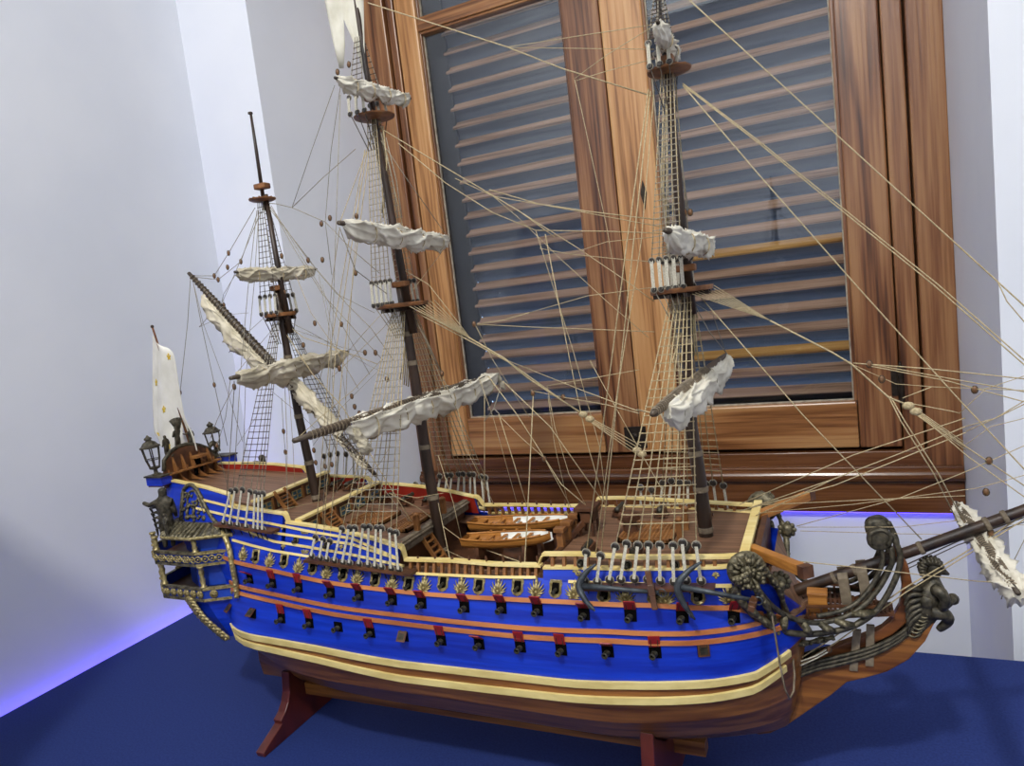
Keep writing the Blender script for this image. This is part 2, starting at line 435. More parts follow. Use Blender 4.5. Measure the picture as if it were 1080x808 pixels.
def HN(p):                                   # outward normal there
    x, z = p.x, p.z-EYE; e = .004
    dx = (hull_b(x+e, z)-hull_b(x-e, z))/(2*e); dz = (hull_b(x, z+e)-hull_b(x, z-e))/(2*e)
    return Vector((-dx, -1, -dz)).normalized()
def HX(X, z, off=0): return W(X, 1-hull_b(X, z)-off, z)
def S(mx):                                   # hull frame at p: columns along (fore), out, up
    n = HN(mx); a = Vector((1, 0, 0)); a = (a - n*a.dot(n)).normalized(); u = n.cross(a)
    if u.z < 0: u = -u
    return a, n, u
# ---- materials
def planked(name, c1, c2, rough, spec=.5, coat=0):
    return mat(name, c1, c2, rough=rough, scale=22, stretch=(.25, 1, 5), bump=.12, spec=spec, coat=coat)
M['blue'] = planked('ultramarine_paint', '05249a', '0a38c0', .36)
M['bluein'] = mat('gallery_blue', '12308f', '1a44b0', rough=.5, scale=30)
M['bottom'] = planked('walnut_bottom', '5a3216', '94602e', .3)
M['cream'] = mat('cream_wale', 'cdb672', 'e4d08c', rough=.5, scale=60, stretch=(.3, 1, 1))
M['rail'] = mat('boxwood_rail', 'd8bd72', 'ecd898', rough=.5, scale=60, stretch=(.3, 1, 1))
M['walew'] = mat('pear_wale', 'a35f33', 'c47d48', rough=.45, scale=50, stretch=(.2, 1, 1))
M['deck'] = mat('deck_planks', '5c3f2b', '86634a', rough=.55, scale=30, stretch=(.2, 6, 1))
M['oak'] = mat('oak_fitting', '6f4522', '9a6836', rough=.5, scale=50)
M['walnut'] = mat('walnut_fitting', '3f2414', '5f3a20', rough=.5, scale=50)
M['red'] = mat('red_bulwark', '8d1d12', 'a82a18', rough=.55, scale=30)
M['lid'] = mat('red_port_lid', '7a1016', '96181c', rough=.5, scale=60)
M['black'] = mat('port_shade_black', '060505', '0c0a09', rough=.95, spec=.05)  # near-black painted in for the shade inside ports and other openings
M['gun'] = mat('bronze_gun', '2c2a22', '4a463a', rough=.45, metal=.5, scale=120)
M['bronze'] = mat('antique_bronze', '383325', '7c735a', rough=.48, metal=.45, scale=160, bump=.3)
M['bronzed'] = mat('dark_bronze', '2b281f', '585142', rough=.5, metal=.4, scale=150, bump=.3)
M['gilt'] = mat('dull_gilt', '7a6a3c', 'b8a878', rough=.42, metal=.45, scale=160, bump=.25)
M['mast'] = mat('mast_wood', '1f140d', '3b281b', rough=.45, scale=60, stretch=(1, 1, .2))
M['yard'] = mat('yard_wood', '2c241c', '4d4032', rough=.5, scale=60, stretch=(1, .2, 1))
M['top'] = mat('top_wood', '5a3418', '8a5a30', rough=.5, scale=60)
M['rope'] = mat('tan_rope', '9c8a66', 'bdac88', rough=.8, scale=400)
M['ropeg'] = mat('grey_rope', '7f7768', '9d9584', rough=.8, scale=400)
M['roped'] = mat('dark_rope', '3a3128', '51463a', rough=.8, scale=400)
M['white'] = mat('white_lanyard', 'b0aa98', 'd0cbbb', rough=.7, scale=400)
M['dead'] = mat('deadeye_wood', '1c1814', '38302a', rough=.45, scale=100)
M['block'] = mat('block_wood', '5d3f26', '86603c', rough=.5, scale=100)
M['sail'] = mat('sail_linen', 'd0c8b4', 'e8e2d2', rough=.85, scale=30, bump=.1)
M['saild'] = mat('sail_linen_aged', 'b3a88e', 'd6ccb6', rough=.85, scale=30, bump=.1)
M['flag'] = mat('flag_silk', 'd4d0c4', 'e6e2d8', rough=.75, scale=25)
M['yellow'] = mat('flag_yellow', 'd9b414', 'e8c83a', rough=.7)
M['penn'] = mat('pennant_linen', 'c4bfae', 'd8d4c6', rough=.8, scale=25)
M['stem'] = planked('mahogany_stem', '4d2a15', '7e4b27', .35)
M['boat'] = mat('boat_wood', '8a5522', 'b57a38', rough=.4, scale=40, stretch=(.2, 1, 6), bump=.15)
M['ivory'] = mat('ivory_paint', 'd8d6cc', 'eceae2', rough=.5)
M['pane'] = mat('blue_pane', '3d5a6a', '56788a', rough=.25)
M['stand'] = mat('mahogany_stand', '3f1711', '5c241a', rough=.3, scale=30, stretch=(1, 1, .3), coat=.2)
M['anchor'] = mat('anchor_iron', '34383c', '4d5256', rough=.5, metal=.5, scale=90)
M['strap'] = mat('strap_grey', '5c5040', '7e705c', rough=.7, scale=90)
# ---- the ship itself
ship = empty('model_ship', W(-.58, CY, -.685))
tag(ship, 'wooden model of a three-masted blue warship with furled sails and full rigging', 'model ship')
hull = None
NS = 72
rows = []
for i, L in enumerate(LEV):
    r = []
    for k in range(NS+1):
        u = k/NS; u = u + .0*u
        X = lerp(L['xs'], L['xb'], 1-(1-u)**1.0)
        # cluster stations at the bow
        t = k/NS; X = lerp(L['xs'], L['xb'], t if t < .6 else .6+.4*math.sin((t-.6)/.4*PI/2)**1)
        r.append(W(X, 1-bl(L, X), zl(i, X)))
    rows.append(r)
hb = MB()
for i in range(8):
    mi = 1 if i >= 5 else 0
    hb.grid(rows[i:i+2], mi); hb.grid([[mir(p) for p in r] for r in rows[i:i+2]], mi)
hb.grid([rows[0], [mir(p) for p in rows[0]]], 0)
# transom, bow closing
st_ = [r[0] for r in rows]; hb.grid([st_, [mir(p) for p in st_]], 1)
bw_ = [r[-1] for r in rows]; hb.grid([bw_, [mir(p) for p in bw_]], 0)
hull = build(hb, 'hull', [M['bottom'], M['blue'], M['deck']], ship, smooth=True)
for pl in hull.data.polygons:
    c_ = pl.center + WL[hull]
    if c_.x > -.100 and c_.z-EYE > -.462 and pl.normal.z > .25: pl.material_index = 2
for pl in hull.data.polygons:
    if abs(pl.normal.x) > .9: pl.use_smooth = False
# ---- rubbing strakes / wales
def hstrip(pts, h, t, name, m, parent, both=True, label=None):
    """Moulding on the hull through 3-D near-side points, height h, standing t proud."""
    for far in ((0, 1) if both else (0,)):
        mb = MB(); ps = []; ws = []; ns = []
        for p in pts:
            a, n, u = S(p)
            if far: p = mir(p); n = Vector((n.x, -n.y, n.z)); u = Vector((u.x, -u.y, u.z))
            ps.append(p - n*.0015); ws.append(u*h); ns.append(n)
        mb.ribbon(ps, ws, t+.0015, ns); build(mb, name, m, parent, label=label)
def lvl_pts(i, x0, x1, n=44, dz=0):
    out = []
    for k in range(n+1):
        X = lerp(x0, x1, math.sin(k/n*PI/2) if x1 > -.2 else k/n); z = zl(i, X)+dz; out.append(HX(X, z))
    return out
hstrip(lvl_pts(5, -1.075, -.0705, dz=-.004), .010, .004, 'wale', M['cream'], hull, label='upper cream wale along the waterline')
hstrip(lvl_pts(4, -1.073, -.077, dz=.004), .010, .004, 'wale', M['cream'], hull, label='lower cream wale along the waterline')
hstrip(lvl_pts(6, -1.005, -.072, dz=.0062), .006, .003, 'wale', M['walew'], hull, label='brown wooden wale between the gun rows')
hstrip(lvl_pts(6, -1.005, -.072, dz=-.0062), .006, .003, 'wale', M['walew'], hull, label='brown wooden wale between the gun rows')
hstrip(lvl_pts(7, -1.005, -.098), .006, .003, 'wale', M['walew'], hull, label='brown wooden rail below the ornamented frieze')
# ---- bulwarks and cap rails
def densify(pts, step=.02):
    out = []
    for a, b in zip(pts, pts[1:]):
        n = max(1, int((b-a).length/step))
        for k in range(n): out.append(a.lerp(b, k/n))
    out.append(pts[-1]); return out
def Hline(px): return densify([H(*q) for q in px])
def bulwark(top, name, mo, mi_, far=True):
    for f in (0, 1) if far else (0,):
        mb = MB(); o1 = []; o0 = []; i1 = []; i0 = []
        for p in top:
            X = p.x; z8 = zl(8, X)-.002; q = HX(X, z8)
            ins = Vector((0, .007, 0))
            o1.append(p); o0.append(q); i1.append(p+ins); i0.append(q+ins)
        rr = [o0, o1, i1, i0]
        if f: rr = [[mir(p) for p in r] for r in rr]
        mb.grid(rr[0:2], 0); mb.grid(rr[1:4], 1)
        mb.grid([[r[0] for r in rr], [r[0] for r in rr]], 0)
        mb.add([r[0] for r in rr], [(0,1,2,3)], 0); mb.add([r[-1] for r in rr], [(3,2,1,0)], 0)
        build(mb, name, [mo, mi_], hull)
def cap(pts, w, h, name, m, parent, lift=0, both=True):
    for f in ((0, 1) if both else (0,)):
        mb = MB(); ps = [p + Vector((0, .0025, lift)) for p in pts]
        if f: ps = [mir(p) for p in ps]
        mb.ribbon(ps, Vector((0, w, 0)), h, Vector((0, 0, 1))); build(mb, name, m, parent)
poop = Hline([(176,507),(200,511.5),(218,515.6),(242.5,523)])
mid = Hline([(243.5,534.5),(270,539),(298.5,543)])
qtr = Hline([(302,552),(330,556),(358.7,561),(395,570),(420,578)])
waist = Hline([(430,604),(480,607),(519,608),(566,608)])
fc = Hline([(573,600),(611,600),(664,601.5),(720,601),(762,599.5),(776,598)])
for nm, ln in (('poop_bulwark', poop), ('bulwark', mid), ('quarterdeck_bulwark', qtr), ('forecastle_bulwark', fc)):
    bulwark(ln, nm, M['blue'], M['red'] if ln is not fc else M['oak'])
cap(poop, .010, .0035, 'cap_rail', M['rail'], hull)
cap(mid, .010, .0035, 'cap_rail', M['rail'], hull)
cap(qtr, .010, .0035, 'cap_rail', M['rail'], hull)
hstrip(Hline([(428,604.5),(480,607),(519,608.7),(566,609)]), .004, .004, 'strake', M['rail'], hull)
cap(Hline([(573,600),(611,600),(664,601.5),(720,601),(762,599.5),(776,598)]), .010, .003, 'strake', M['rail'], hull)
wr = Hline([(427,591.5),(480,593),(519,596.5),(571,598)])
cap(wr, .011, .0035, 'cap_rail', M['rail'], hull)
fr = Hline([(572,586),(611,586),(669,589.6),(720,589.5),(763,589),(778,588)])
cap(fr, .011, .0035, 'cap_rail', M['rail'], hull)
# scrolls where the rails step down
for q0, q1, q2 in (((298,542.5),(301,545),(303.5,552)), ((242.5,522.5),(243.6,527),(244,534)), ((420,577.5),(424,580),(427,590)), ((573.5,586),(570.5,590),(568,597))):
    cap(smooth_pts([H(*q0), H(*q1), H(*q2)], 5), .011, .004, 'rail_scroll', M['rail'], hull)
# open balustrades: waist and forecastle side
for (xa, xb_, n, ya, yb_, yc, yd) in ((428, 569, 17, 592, 598, 604, 608.5), (576, 760, 15, 587, 589.5, 600, 600)):
    for k in range(n):
        t = (k+.5)/n; p0 = H(lerp(xa, xb_, t), lerp(yc, yd, t)); p1 = H(lerp(xa, xb_, t), lerp(ya, yb_, t))
        p1 = Vector((p0.x, p1.y, p1.z))
        for f in (0, 1):
            a = p0 + Vector((0, .003, 0)); c = p1 + Vector((0, .003, .001))
            if f: a, c = mir(a), mir(c)
            build(MB().bar(a, c, .0055, .0045, (1,0,0)), 'baluster', M['oak'], hull)
# inner planking behind the forecastle balusters (open gun bays seen through it stay dark)
# cream strakes on the blue topsides aft
for px in ([(214,527),(240,533.5),(262,538)], [(208,536),(250,546),(285,552),(330,561),(372,568),(420,589)], [(290,562),(330,568),(372,574),(420,589.5)],
           [(246,569.5),(267,575.5),(289.5,581),(326.6,587),(346,590)], [(250,556),(289.5,571),(329,577.5),(372,585),(426,597)]):
    hstrip(Hline(px), .004, .003, 'strake', M['rail'], hull)
hstrip(Hline([(600,613.5),(664,615.5),(754,617.5),(772,617.5)]), .004, .003, 'strake', M['rail'], hull)
# ---- decks
def deckplate(x0, x1, z0, z1, name, m, th=.006, n=8, inset=.006):
    r0 = []; r1 = []
    for k in range(n+1):
        X = lerp(x0, x1, k/n); z = lerp(z0, z1, k/n); bb = hull_b(X, z)-inset
        r0.append(W(X, 1-bb, z)); r1.append(W(X, 1+bb, z))
    mb = MB(); dn = Vector((0, 0, -th))
    mb.grid([r0, r1]); mb.grid([[p+dn for p in r0], [p+dn for p in r1]])
    mb.grid([r0, [p+dn for p in r0]]); mb.grid([r1, [p+dn for p in r1]])
    mb.add([r0[0], r1[0], r1[0]+dn, r0[0]+dn], [(0,1,2,3)]); mb.add([r0[-1], r1[-1], r1[-1]+dn, r0[-1]+dn], [(0,1,2,3)])
    return build(mb, name, m, ship)
deckplate(-1.188, -.945, -.2715, -.295, 'poop_deck', M['deck'])
deckplate(-.942, -.835, -.318, -.322, 'half_deck', M['deck'])
deckplate(-.832, -.655, -.346, -.362, 'quarter_deck', M['deck'])
deckplate(-.70, -.33, -.420, -.420, 'waist_deck', M['walnut'], inset=.004)
deckplate(-.385, -.100, -.367, -.365, 'forecastle_deck', M['deck'])
for f in (0, 1):                              # side gangways of the waist
    mb = MB(); r0 = []; r1 = []
    for k in range(7):
        X = lerp(-.66, -.38, k/6); z = -.390; bb = hull_b(X, z)-.006
        r0.append(W(X, 1-bb, z)); r1.append(W(X, 1-bb+.035, z))
    if f: r0 = [mir(p) for p in r0]; r1 = [mir(p) for p in r1]
    d = Vector((0, 0, -.005)); mb.grid([r0, r1, [p+d for p in r1], [p+d for p in r0], r0]); build(mb, 'gangway', M['deck'], ship)
def bulkhead(X, zt, zb, name, nwin, rail=True, m=None, parent=ship):
    bb = hull_b(X, zt)-.008
    h = zt-zb
    bk = build(MB().span(W(X-.004, 1-bb, zb), W(X+.004, 1+bb, zt-.001)), name, m or M['walnut'], parent)
    if rail: build(MB().span(W(X-.007, 1-bb-.002, zt), W(X+.007, 1+bb+.002, zt+.004)), 'rail', M['rail'], bk)
    for k in range(nwin):
        y = 1-bb+(k+.5)*2*bb/nwin; w = .6*2*bb/nwin; z0 = zb+.25*h; z1 = zb+.75*h
        mb = MB(); mb.span(W(X+.004, y-w/2, z0), W(X+.0058, y+w/2, z1), 0)
        for j in (-1, 0, 1): mb.span(W(X+.0055, y+j*w/2-.0008, z0), W(X+.0072, y+j*w/2+.0008, z1), 1)
        for z in (z0, (z0+z1)/2, z1): mb.span(W(X+.0055, y-w/2, z-.0008), W(X+.0072, y+w/2, z+.0008), 1)
        build(mb, 'cabin_window', [M['pane'], M['gilt']], bk)
        pm = MB(); pm.span(W(X+.004, y+w/2+.003, zb), W(X+.0075, y+w/2+.006, zt-.003)); build(pm, 'pilaster', M['oak'], bk)
    return bk
bulkhead(-.943, -.291, -.322, 'poop_bulkhead', 5)
bulkhead(-.833, -.318, -.352, 'cabin_bulkhead', 5)
bk = bulkhead(-.655, -.3565, -.42, 'quarterdeck_beam', 0, False)
# grey-brown carved beam at the quarterdeck break
bb = hull_b(-.65, -.36)-.008
build(MB().span(W(-.652, 1-bb, -.374), W(-.640, 1+bb, -.354)).span(W(-.640, 1-bb, -.362), W(-.636, 1+bb, -.357)), 'break_beam', M['strap'], ship, bevel=.002)
bulkhead(-.378, -.363, -.42, 'forecastle_bulkhead', 0, False)
bb = hull_b(-.11, -.36)-.006
bh = build(MB().span(W(-.104, 1-bb, -.415), W(-.096, 1+bb, -.356)).span(W(-.104, 1-bb+.03, -.47), W(-.096, 1+bb-.03, -.415)), 'beakhead_bulkhead', M['walnut'], ship)
pl0, pl1 = -.118, -.106
build(MB().span(W(pl0, 1-bb-.01, -.352), W(pl1, 1+bb+.01, -.346)), 'rail', M['rail'], bh)
for k in range(5):
    y = 1-bb+(k+.5)*2*bb/5
    build(MB().span(W(pl0+.002, y-.004, -.366), W(pl1-.002, y+.004, -.351)), 'post', M['oak'], bh)
# gratings and ladders
def grating(x0, x1, y0, y1, z, parent=ship):
    f = MB(); f.span(W(x0, y0, z), W(x1, y0+.004, z+.006)); f.span(W(x0, y1-.004, z), W(x1, y1, z+.006))
    f.span(W(x0, y0, z), W(x0+.004, y1, z+.006)); f.span(W(x1-.004, y0, z), W(x1, y1, z+.006))
    n = int((x1-x0)/.006)
    for k in range(1, n): x = lerp(x0, x1, k/n); f.span(W(x-.0012, y0, z), W(x+.0012, y1, z+.005))
    n = int((y1-y0)/.006)
    for k in range(1, n): y = lerp(y0, y1, k/n); f.span(W(x0, y-.0012, z), W(x1, y+.0012, z+.0045))
    f.span(W(x0, y0, z-.001), W(x1, y1, z+.001), 1)
    build(f, 'hatch_grating', [M['oak'], M['black']], parent)
grating(-.80, -.73, .965, 1.035, -.353); grating(-.71, -.668, .955, 1.045, -.359); grating(-.30, -.22, .96, 1.04, -.365)
def ladder(x0, z0, x1, z1, y, w=.026):
    m = MB()
    for s in (-1, 1): m.bar(W(x0, y+s*w/2, z0), W(x1, y+s*w/2, z1), .003, .007)
    for k in range(1, 6): t = k/6; m.box(W(lerp(x0, x1, t), y, lerp(z0, z1, t)), (.006, w, .002))
    build(m, 'ladder', M['oak'], ship)
ladder(-.937, -.285, -.912, -.320, .955); ladder(-.827, -.32, -.80, -.352, .945); ladder(-.648, -.362, -.615, -.418, .975); ladder(-.385, -.367, -.415, -.418, .955)
# ladder rails and knighthead posts at the break of the forecastle
for y in (.935, .965, 1.0, 1.035, 1.065):
    m = MB(); m.span(W(-.385, y-.005, -.37), W(-.375, y+.005, -.34)); m.span(W(-.388, y-.007, -.342), W(-.372, y+.007, -.336)); build(m, 'rail_post', M['oak'], ship)
build(MB().span(W(-.384, .93, -.348), W(-.376, 1.07, -.344)), 'cross_rail', M['walnut'], ship)
# belfry
bf = MB(); 
for sy in (-1, 1):
    for sx in (-1, 1): bf.span(W(-.356+sx*.010-.002, 1+sy*.013-.002, -.367), W(-.356+sx*.010+.002, 1+sy*.013+.002, -.325))
bf.span(W(-.372, .981, -.326), W(-.340, 1.019, -.321)); bf.span(W(-.368, .985, -.345), W(-.344, 1.015, -.330)); bf.bar(W(-.36, .985, -.345), W(-.40, .95, -.385), .006, .008)
build(bf, 'belfry', M['walnut'], ship)
# deck guns with carriages
def deckgun(x, y, z, far):
    s = 1 if far else -1
    m = MB(); m.box(W(x, y, z+.006), (.014, .026, .005), None, 1)
    for sx in (-1, 1):
        m.box(W(x+sx*.006, y, z+.009), (.003, .024, .009), None, 1)
        for yy in (-.008, .008): m.lathe(W(x+sx*.010-.001, y+yy, z+.003), (1,0,0), [(0,.003),(.002,.003)], 8, 1)
    m.lathe(W(x, y-s*.016, z+.014), (0, s, 0), [(0,.001),(.002,.0025),(.004,.0015),(.006,.0048),(.02,.0042),(.036,.0032),(.040,.004),(.042,.003)], 10, 0)
    build(m, 'deck_gun', [M['gun'], M['walnut']], ship)
for x in (-.80, -.75, -.70): deckgun(x, 1.085, -.352, True)
for x in (-.33, -.26, -.19): deckgun(x, 1.082, -.366, True); deckgun(x, .915, -.366, False)
for x in (-.905, -.87): deckgun(x, 1.075, -.32, True)
# bitts, capstan
for x, y, z in ((-.21, .975, -.366), (-.21, 1.025, -.366), (-.645, .955, -.36), (-.645, 1.045, -.36)):
    m = MB().span(W(x-.004, y-.004, z), W(x+.004, y+.004, z+.03)).lathe(W(x, y, z+.03), (0,0,1), [(0,.005),(.004,.006),(.007,.002)], 8); build(m, 'bitt', M['oak'], ship)
cp = MB().lathe(W(-.29, 1, -.366), (0,0,1), [(0,.02),(.004,.02),(.006,.012),(.022,.010),(.024,.017),(.032,.017),(.035,.010)], 14); build(cp, 'capstan', M['walnut'], ship)
# ================================================================== SHIP: guns and carving
def PX(px, py, X):
    r = ray(px, py); r = r * (X/r.x); return Vector((r.x, r.y, r.z+EYE))
def gun_port(px, py, state, gun=True, w=.0160, h=.0160):
    p = H(px, py); a, n, u = S(p); R = Matrix((a, n, u)).transposed()
    port = build(MB().box(p - n*.0015, (w, .005, h), R), 'gun_port', M['black'], hull)
    if gun:
        d = Vector((-.05, -1, .10)).normalized()
        m = MB().lathe(p - n*.002 - u*.0018, d, [(0,.0042),(.005,.0040),(.0055,.0046),(.0068,.0039),(.011,.0034),(.0125,.0033),(.013,.0043),(.0152,.0045),(.0158,.0030),(.0145,.0020),(.010,.0018)], 12)
        build(m, 'cannon', M['gun'], port, smooth=False)
    if state != 'none':
        ang = {'up': 12, 'half': 38, 'flat': 52, 'down': 140, 'closed': 176}[state]
        t = math.radians(ang); d = u*math.cos(t) + n*math.sin(t); hinge = p + u*(h/2+.0006) + n*.0012
        nn = a.cross(d)
        R2 = Matrix((a, nn, d)).transposed()
        m = MB().box(hinge + d*(h*.5), (w*.95, .0017, h), R2, 0)
        if state in ('down', 'closed'): m.box(hinge + d*(h*.5) + n*.001, (w*.6, .0012, h*.6), R2, 1)
        for s in (-1, 1):
            m.box(hinge + a*(s*w*.28) + d*(h*.35), (.0012, .0024, h*.75), R2, 1)
            m.lathe(hinge + a*(s*w*.28-.001), a, [(0,.0011),(.002,.0011)], 6, 1)
        build(m, 'port_lid', [M['lid'] if state not in ('down', 'closed') else M['walnut'], M['gun']], port, label='brown lid hanging over a gun port' if state in ('down','closed') else 'red lid above a gun port')
for q in [(244,642,'down',0),(267,647,'down',0),(297,652,'up',1),(326.6,657,'up',1),(357,661,'none',1),(391,667,'up',1),(426,671,'down',0),(465.5,675,'up',1),(505.6,679,'flat',1),(549,682,'up',1),(592,685,'up',1),(641,687,'flat',1),(691,688,'up',1),(742,686,'closed',0)]:
    gun_port(*q)
for q in [(264,610.5,'flat',1),(288,615,'up',1),(315.5,619.5,'up',1),(349,625,'half',1),(379,628,'half',1),(414,632.5,'half',1),(445,636,'half',1),(490,640,'half',1),(529,641,'half',1),(567,643,'half',1),(616,647.5,'flat',1),(665,649,'half',1),(719.6,650.5,'half',1),(774,650.5,'half',1)]:
    gun_port(*q)
def fleur(px, py, s=1.0):
    p = H(px, py) + Vector((0, -.001, 0)); a, n, u = S(p); m = MB(); k = .0128*s
    def lobe(x0, z0, x1, z1, r):
        q0 = p + a*x0*k + u*z0*k; q1 = p + a*x1*k + u*z1*k; mdl = (q0+q1)/2 + n*.0012
        m.tube([q0, mdl, q1], [r*.5*k, r*k, r*.25*k], 6)
    lobe(0, -.9, 0, 1.15, .22); lobe(0, .25, 0, 1.0, .26)
    for sx in (-1, 1):
        lobe(sx*.05, -.7, sx*.45, .8, .13); lobe(sx*.1, -.7, sx*.85, .45, .13); lobe(sx*.15, -.75, sx*1.05, 0, .12); lobe(sx*.1, -.8, sx*1.0, -.42, .11); lobe(sx*.1, -.9, sx*.65, -.85, .10)
    m.ball(p + n*.0015, .28*k, 8); m.ball(p - u*.5*k + n*.0015, .2*k, 6)
    build(m, 'fleur_ornament', M['gilt'], hull, smooth=True)
def framed_port(px, py, s=1.0):
    p = H(px, py) ; a, n, u = S(p); k = .0102*s; m = MB()
    out = [(-.8,1.15),(.8,1.15),(.95,.6),(.85,.1),(.95,-.6),(.6,-1.1),(0,-1.35),(-.6,-1.1),(-.95,-.6),(-.85,.1),(-.95,.6)]
    inn = [(-.5,.75),(.5,.75),(.55,.4),(.55,0),(.55,-.4),(.45,-.72),(0,-.8),(-.45,-.72),(-.55,-.4),(-.55,0),(-.55,.4)]
    o = [p + a*x*k + u*z*k for x, z in out]; i = [p + a*x*k + u*z*k for x, z in inn]; N = len(o)
    om = [x*.55 + y*.45 + n*.0028 for x, y in zip(o, i)]; o2 = [q + n*.0012 for q in o]; i2 = [q+n*.001 for q in i]
    for A, B in ((o, o2), (o2, om), (om, i2), (i2, i)):
        m.add(A+B, [[j, (j+1) % N, N+(j+1) % N, N+j] for j in range(N)], 0)
    m.add([q + n*.0005 for q in i], [list(range(N))], 1)
    f = build(m, 'framed_gun_port', [M['gilt'], M['black']], hull)
    g = MB().lathe(p - n*.001 - u*.0015, -Vector((.04, 1, .02)).normalized(), [(0,.0028),(.006,.0024),(.0095,.0022),(.010,.003),(.0115,.003),(.012,.0018)], 10)
    build(g, 'cannon', M['gun'], f)
for q in [(257,583.5),(285,590),(315.5,596),(345,602),(377.5,607.5),(414,614),(448,615.5),(487,616.5),(526,618.5),(566,619.5),(606,622),(660,626.5),(702,628),(768,627)]: fleur(*q)
for q in [(270,586.6),(300,591),(330,598),(362,605),(396,611),(431,616),(467.3,614.5),(505.3,617.5),(546,618.5),(586,620.6),(637,626),(690,628),(736,627.5)]: framed_port(*q)
def small_orn(px, py, s):
    p = H(px, py); a, n, u = S(p); m = MB(); k = .005*s
    for t in range(5):
        an = PI*(t+.5)/5; q = p + n*.0008
        m.tube([q, q + a*math.cos(an)*k + u*math.sin(an)*k*1.2], [.18*k, .28*k], 5)
    m.ball(p + n*.001 - u*.3*k, .35*k, 6); build(m, 'fleur_ornament', M['gilt'], hull, smooth=True)
for q in [(298,557,1),(299,577,1),(268,566,.9),(333,572,.9),(360,578,.9),(608,604,1.1),(755,608,1)]: small_orn(*q)
def round_port(px, py, r=.0062):
    p = H(px, py); a, n, u = S(p)
    m = MB().lathe(p-n*.001, n, [(0,r),(.003,r),(.0036,r*.85),(.003,r*.65),(.0012,r*.62)], 16, 0)
    m.lathe(p-n*.0004, n, [(0,r*.6),(.0012,r*.6)], 12, 1); f = build(m, 'round_gun_port', [M['bronzed'], M['black']], hull)
    build(MB().lathe(p, -Vector((.05,1,0)).normalized(), [(0,.0028),(.008,.0022),(.009,.003),(.010,.0015)], 10), 'cannon', M['gun'], f)
for q in [(312.5,570),(613,594),(662,596),(712,596),(345,575)]: round_port(*q)
def scroll_orn(px, py, s=1):
    p = H(px, py); a, n, u = S(p); m = MB(); k = .008*s
    for sx in (-1, 1):
        pts = [p + n*.001 + a*sx*k*(.1+.95*t) + u*k*.42*math.sin(t*2.2*PI)*(1-.3*t) for t in [i/9 for i in range(10)]]
        m.tube(pts, [.10*k+.06*k*math.sin(PI*i/9) for i in range(10)], 5); m.ball(pts[-1], .2*k, 6)
        m.tube([p + n*.001 + a*sx*k*t - u*k*.42*math.sin(t*2.2*PI) for t in [i/8 for i in range(8)]], .10*k, 5)
    m.ball(p + n*.001, .22*k, 6); build(m, 'scroll_ornament', M['gilt'], hull, smooth=True)
for q in [(322,561,1),(322,582,.9),(614,605.5,1)]: scroll_orn(*q)

# ================================================================== channels, deadeyes, masts
def rope(pts, r, m, name, parent, n=5, sag=0, sub=8):
    pts = [Vector(p) for p in pts]; r *= .85
    if sag:
        out = []
        for a, b in zip(pts, pts[1:]):
            for k in range(sub): t = k/sub; q = a.lerp(b, t); q.z -= sag*4*t*(1-t)*(b-a).length; out.append(q)
        out.append(pts[-1]); pts = out
    return build(MB().tube(pts, r, n), name, m, parent, smooth=True)
def deadeye(mb, c, n, r=.0052, mi=0):
    mb.lathe(c - n*.0026, n, [(0,r*.75),(.001,r),(.0042,r),(.0052,r*.75)], 12, mi)
    mb.lathe(c - n*.0029, n, [(0,r*.45),(.0058,r*.45)], 8, mi)
    ring = [c + Vector((math.cos(t)*r*1.08, n.x*0, math.sin(t)*r*1.08)) for t in [2*PI*i/12 for i in range(13)]]
    mb.tube(ring, .0010, 4, 3)
def channel(px0, px1, lows, ups, name_, outw=.020):
    """Plank on the ship's side with its deadeyes; returns the near-side upper deadeyes."""
    tops = []
    pa = H(*px0, outw*.5); pb = H(*px1, outw*.5)
    for far in (0, 1):
        ps = []
        for k in range(9):
            t = k/8; q = H(lerp(px0[0], px1[0], t), lerp(px0[1], px1[1], t), outw*.5); ps.append(mir(q) if far else q)
        mb = MB().ribbon(ps, Vector((0, outw, 0)), .0042, Vector((0, 0, 1)))
        ch = build(mb, 'channel', M['walnut'], ship)
        for lo, up in zip(lows, ups):
            a = H(lo[0], lo[1], outw*.85); b_ = P(up[0], up[1], a.y + .004)
            if not far: tops.append(b_)
            if far: a, b_ = mir(a), mir(b_)
            n = Vector((0, -1 if not far else 1, 0)); mb = MB()
            deadeye(mb, a, n); deadeye(mb, b_, n)
            d = (b_-a).normalized(); s = d.cross(n).normalized()
            for j in (-1, 0, 1):
                off = s*(j*.0013) + n*.003
                mb.tube([a+off+d*.001, b_+off-d*.001], .0009, 5, 2)
            mb.tube([a, Vector((a.x+.002, a.y-n.y*.004, a.z-.02))], .0009, 4, 0)
            build(mb, 'deadeye_pair', [M['dead'], M['roped'], M['white'], M['ropeg']], ch)
    return tops
fore_up = channel((615,620.5),(754,621.5), [(617,612.5),(630,613.5),(643,611.5),(655,611),(669,610.5),(683,611),(696.5,612.5),(711,613.5),(724,612),(739.5,612.5)],
                  [(618.5,583),(633.5,586),(649,576.5),(661,573.5),(673,575),(684,575),(696,575),(710,575.5),(720,572.5),(734.5,575)], 'fore')
main_up = channel((324,591),(437,606), [(329,586),(338,588),(345,589.5),(353,591),(362,593),(369,593.6),(379,594.5),(388.5,595.5),(396,597),(403,598),(413,599.5),(421,600.5)],
                  [(333,567),(341,569),(348,571),(361,558),(369,557),(374.6,557),(384,556),(390,556),(397.7,557),(402.7,557),(412,560.5),(418,562)], 'main')
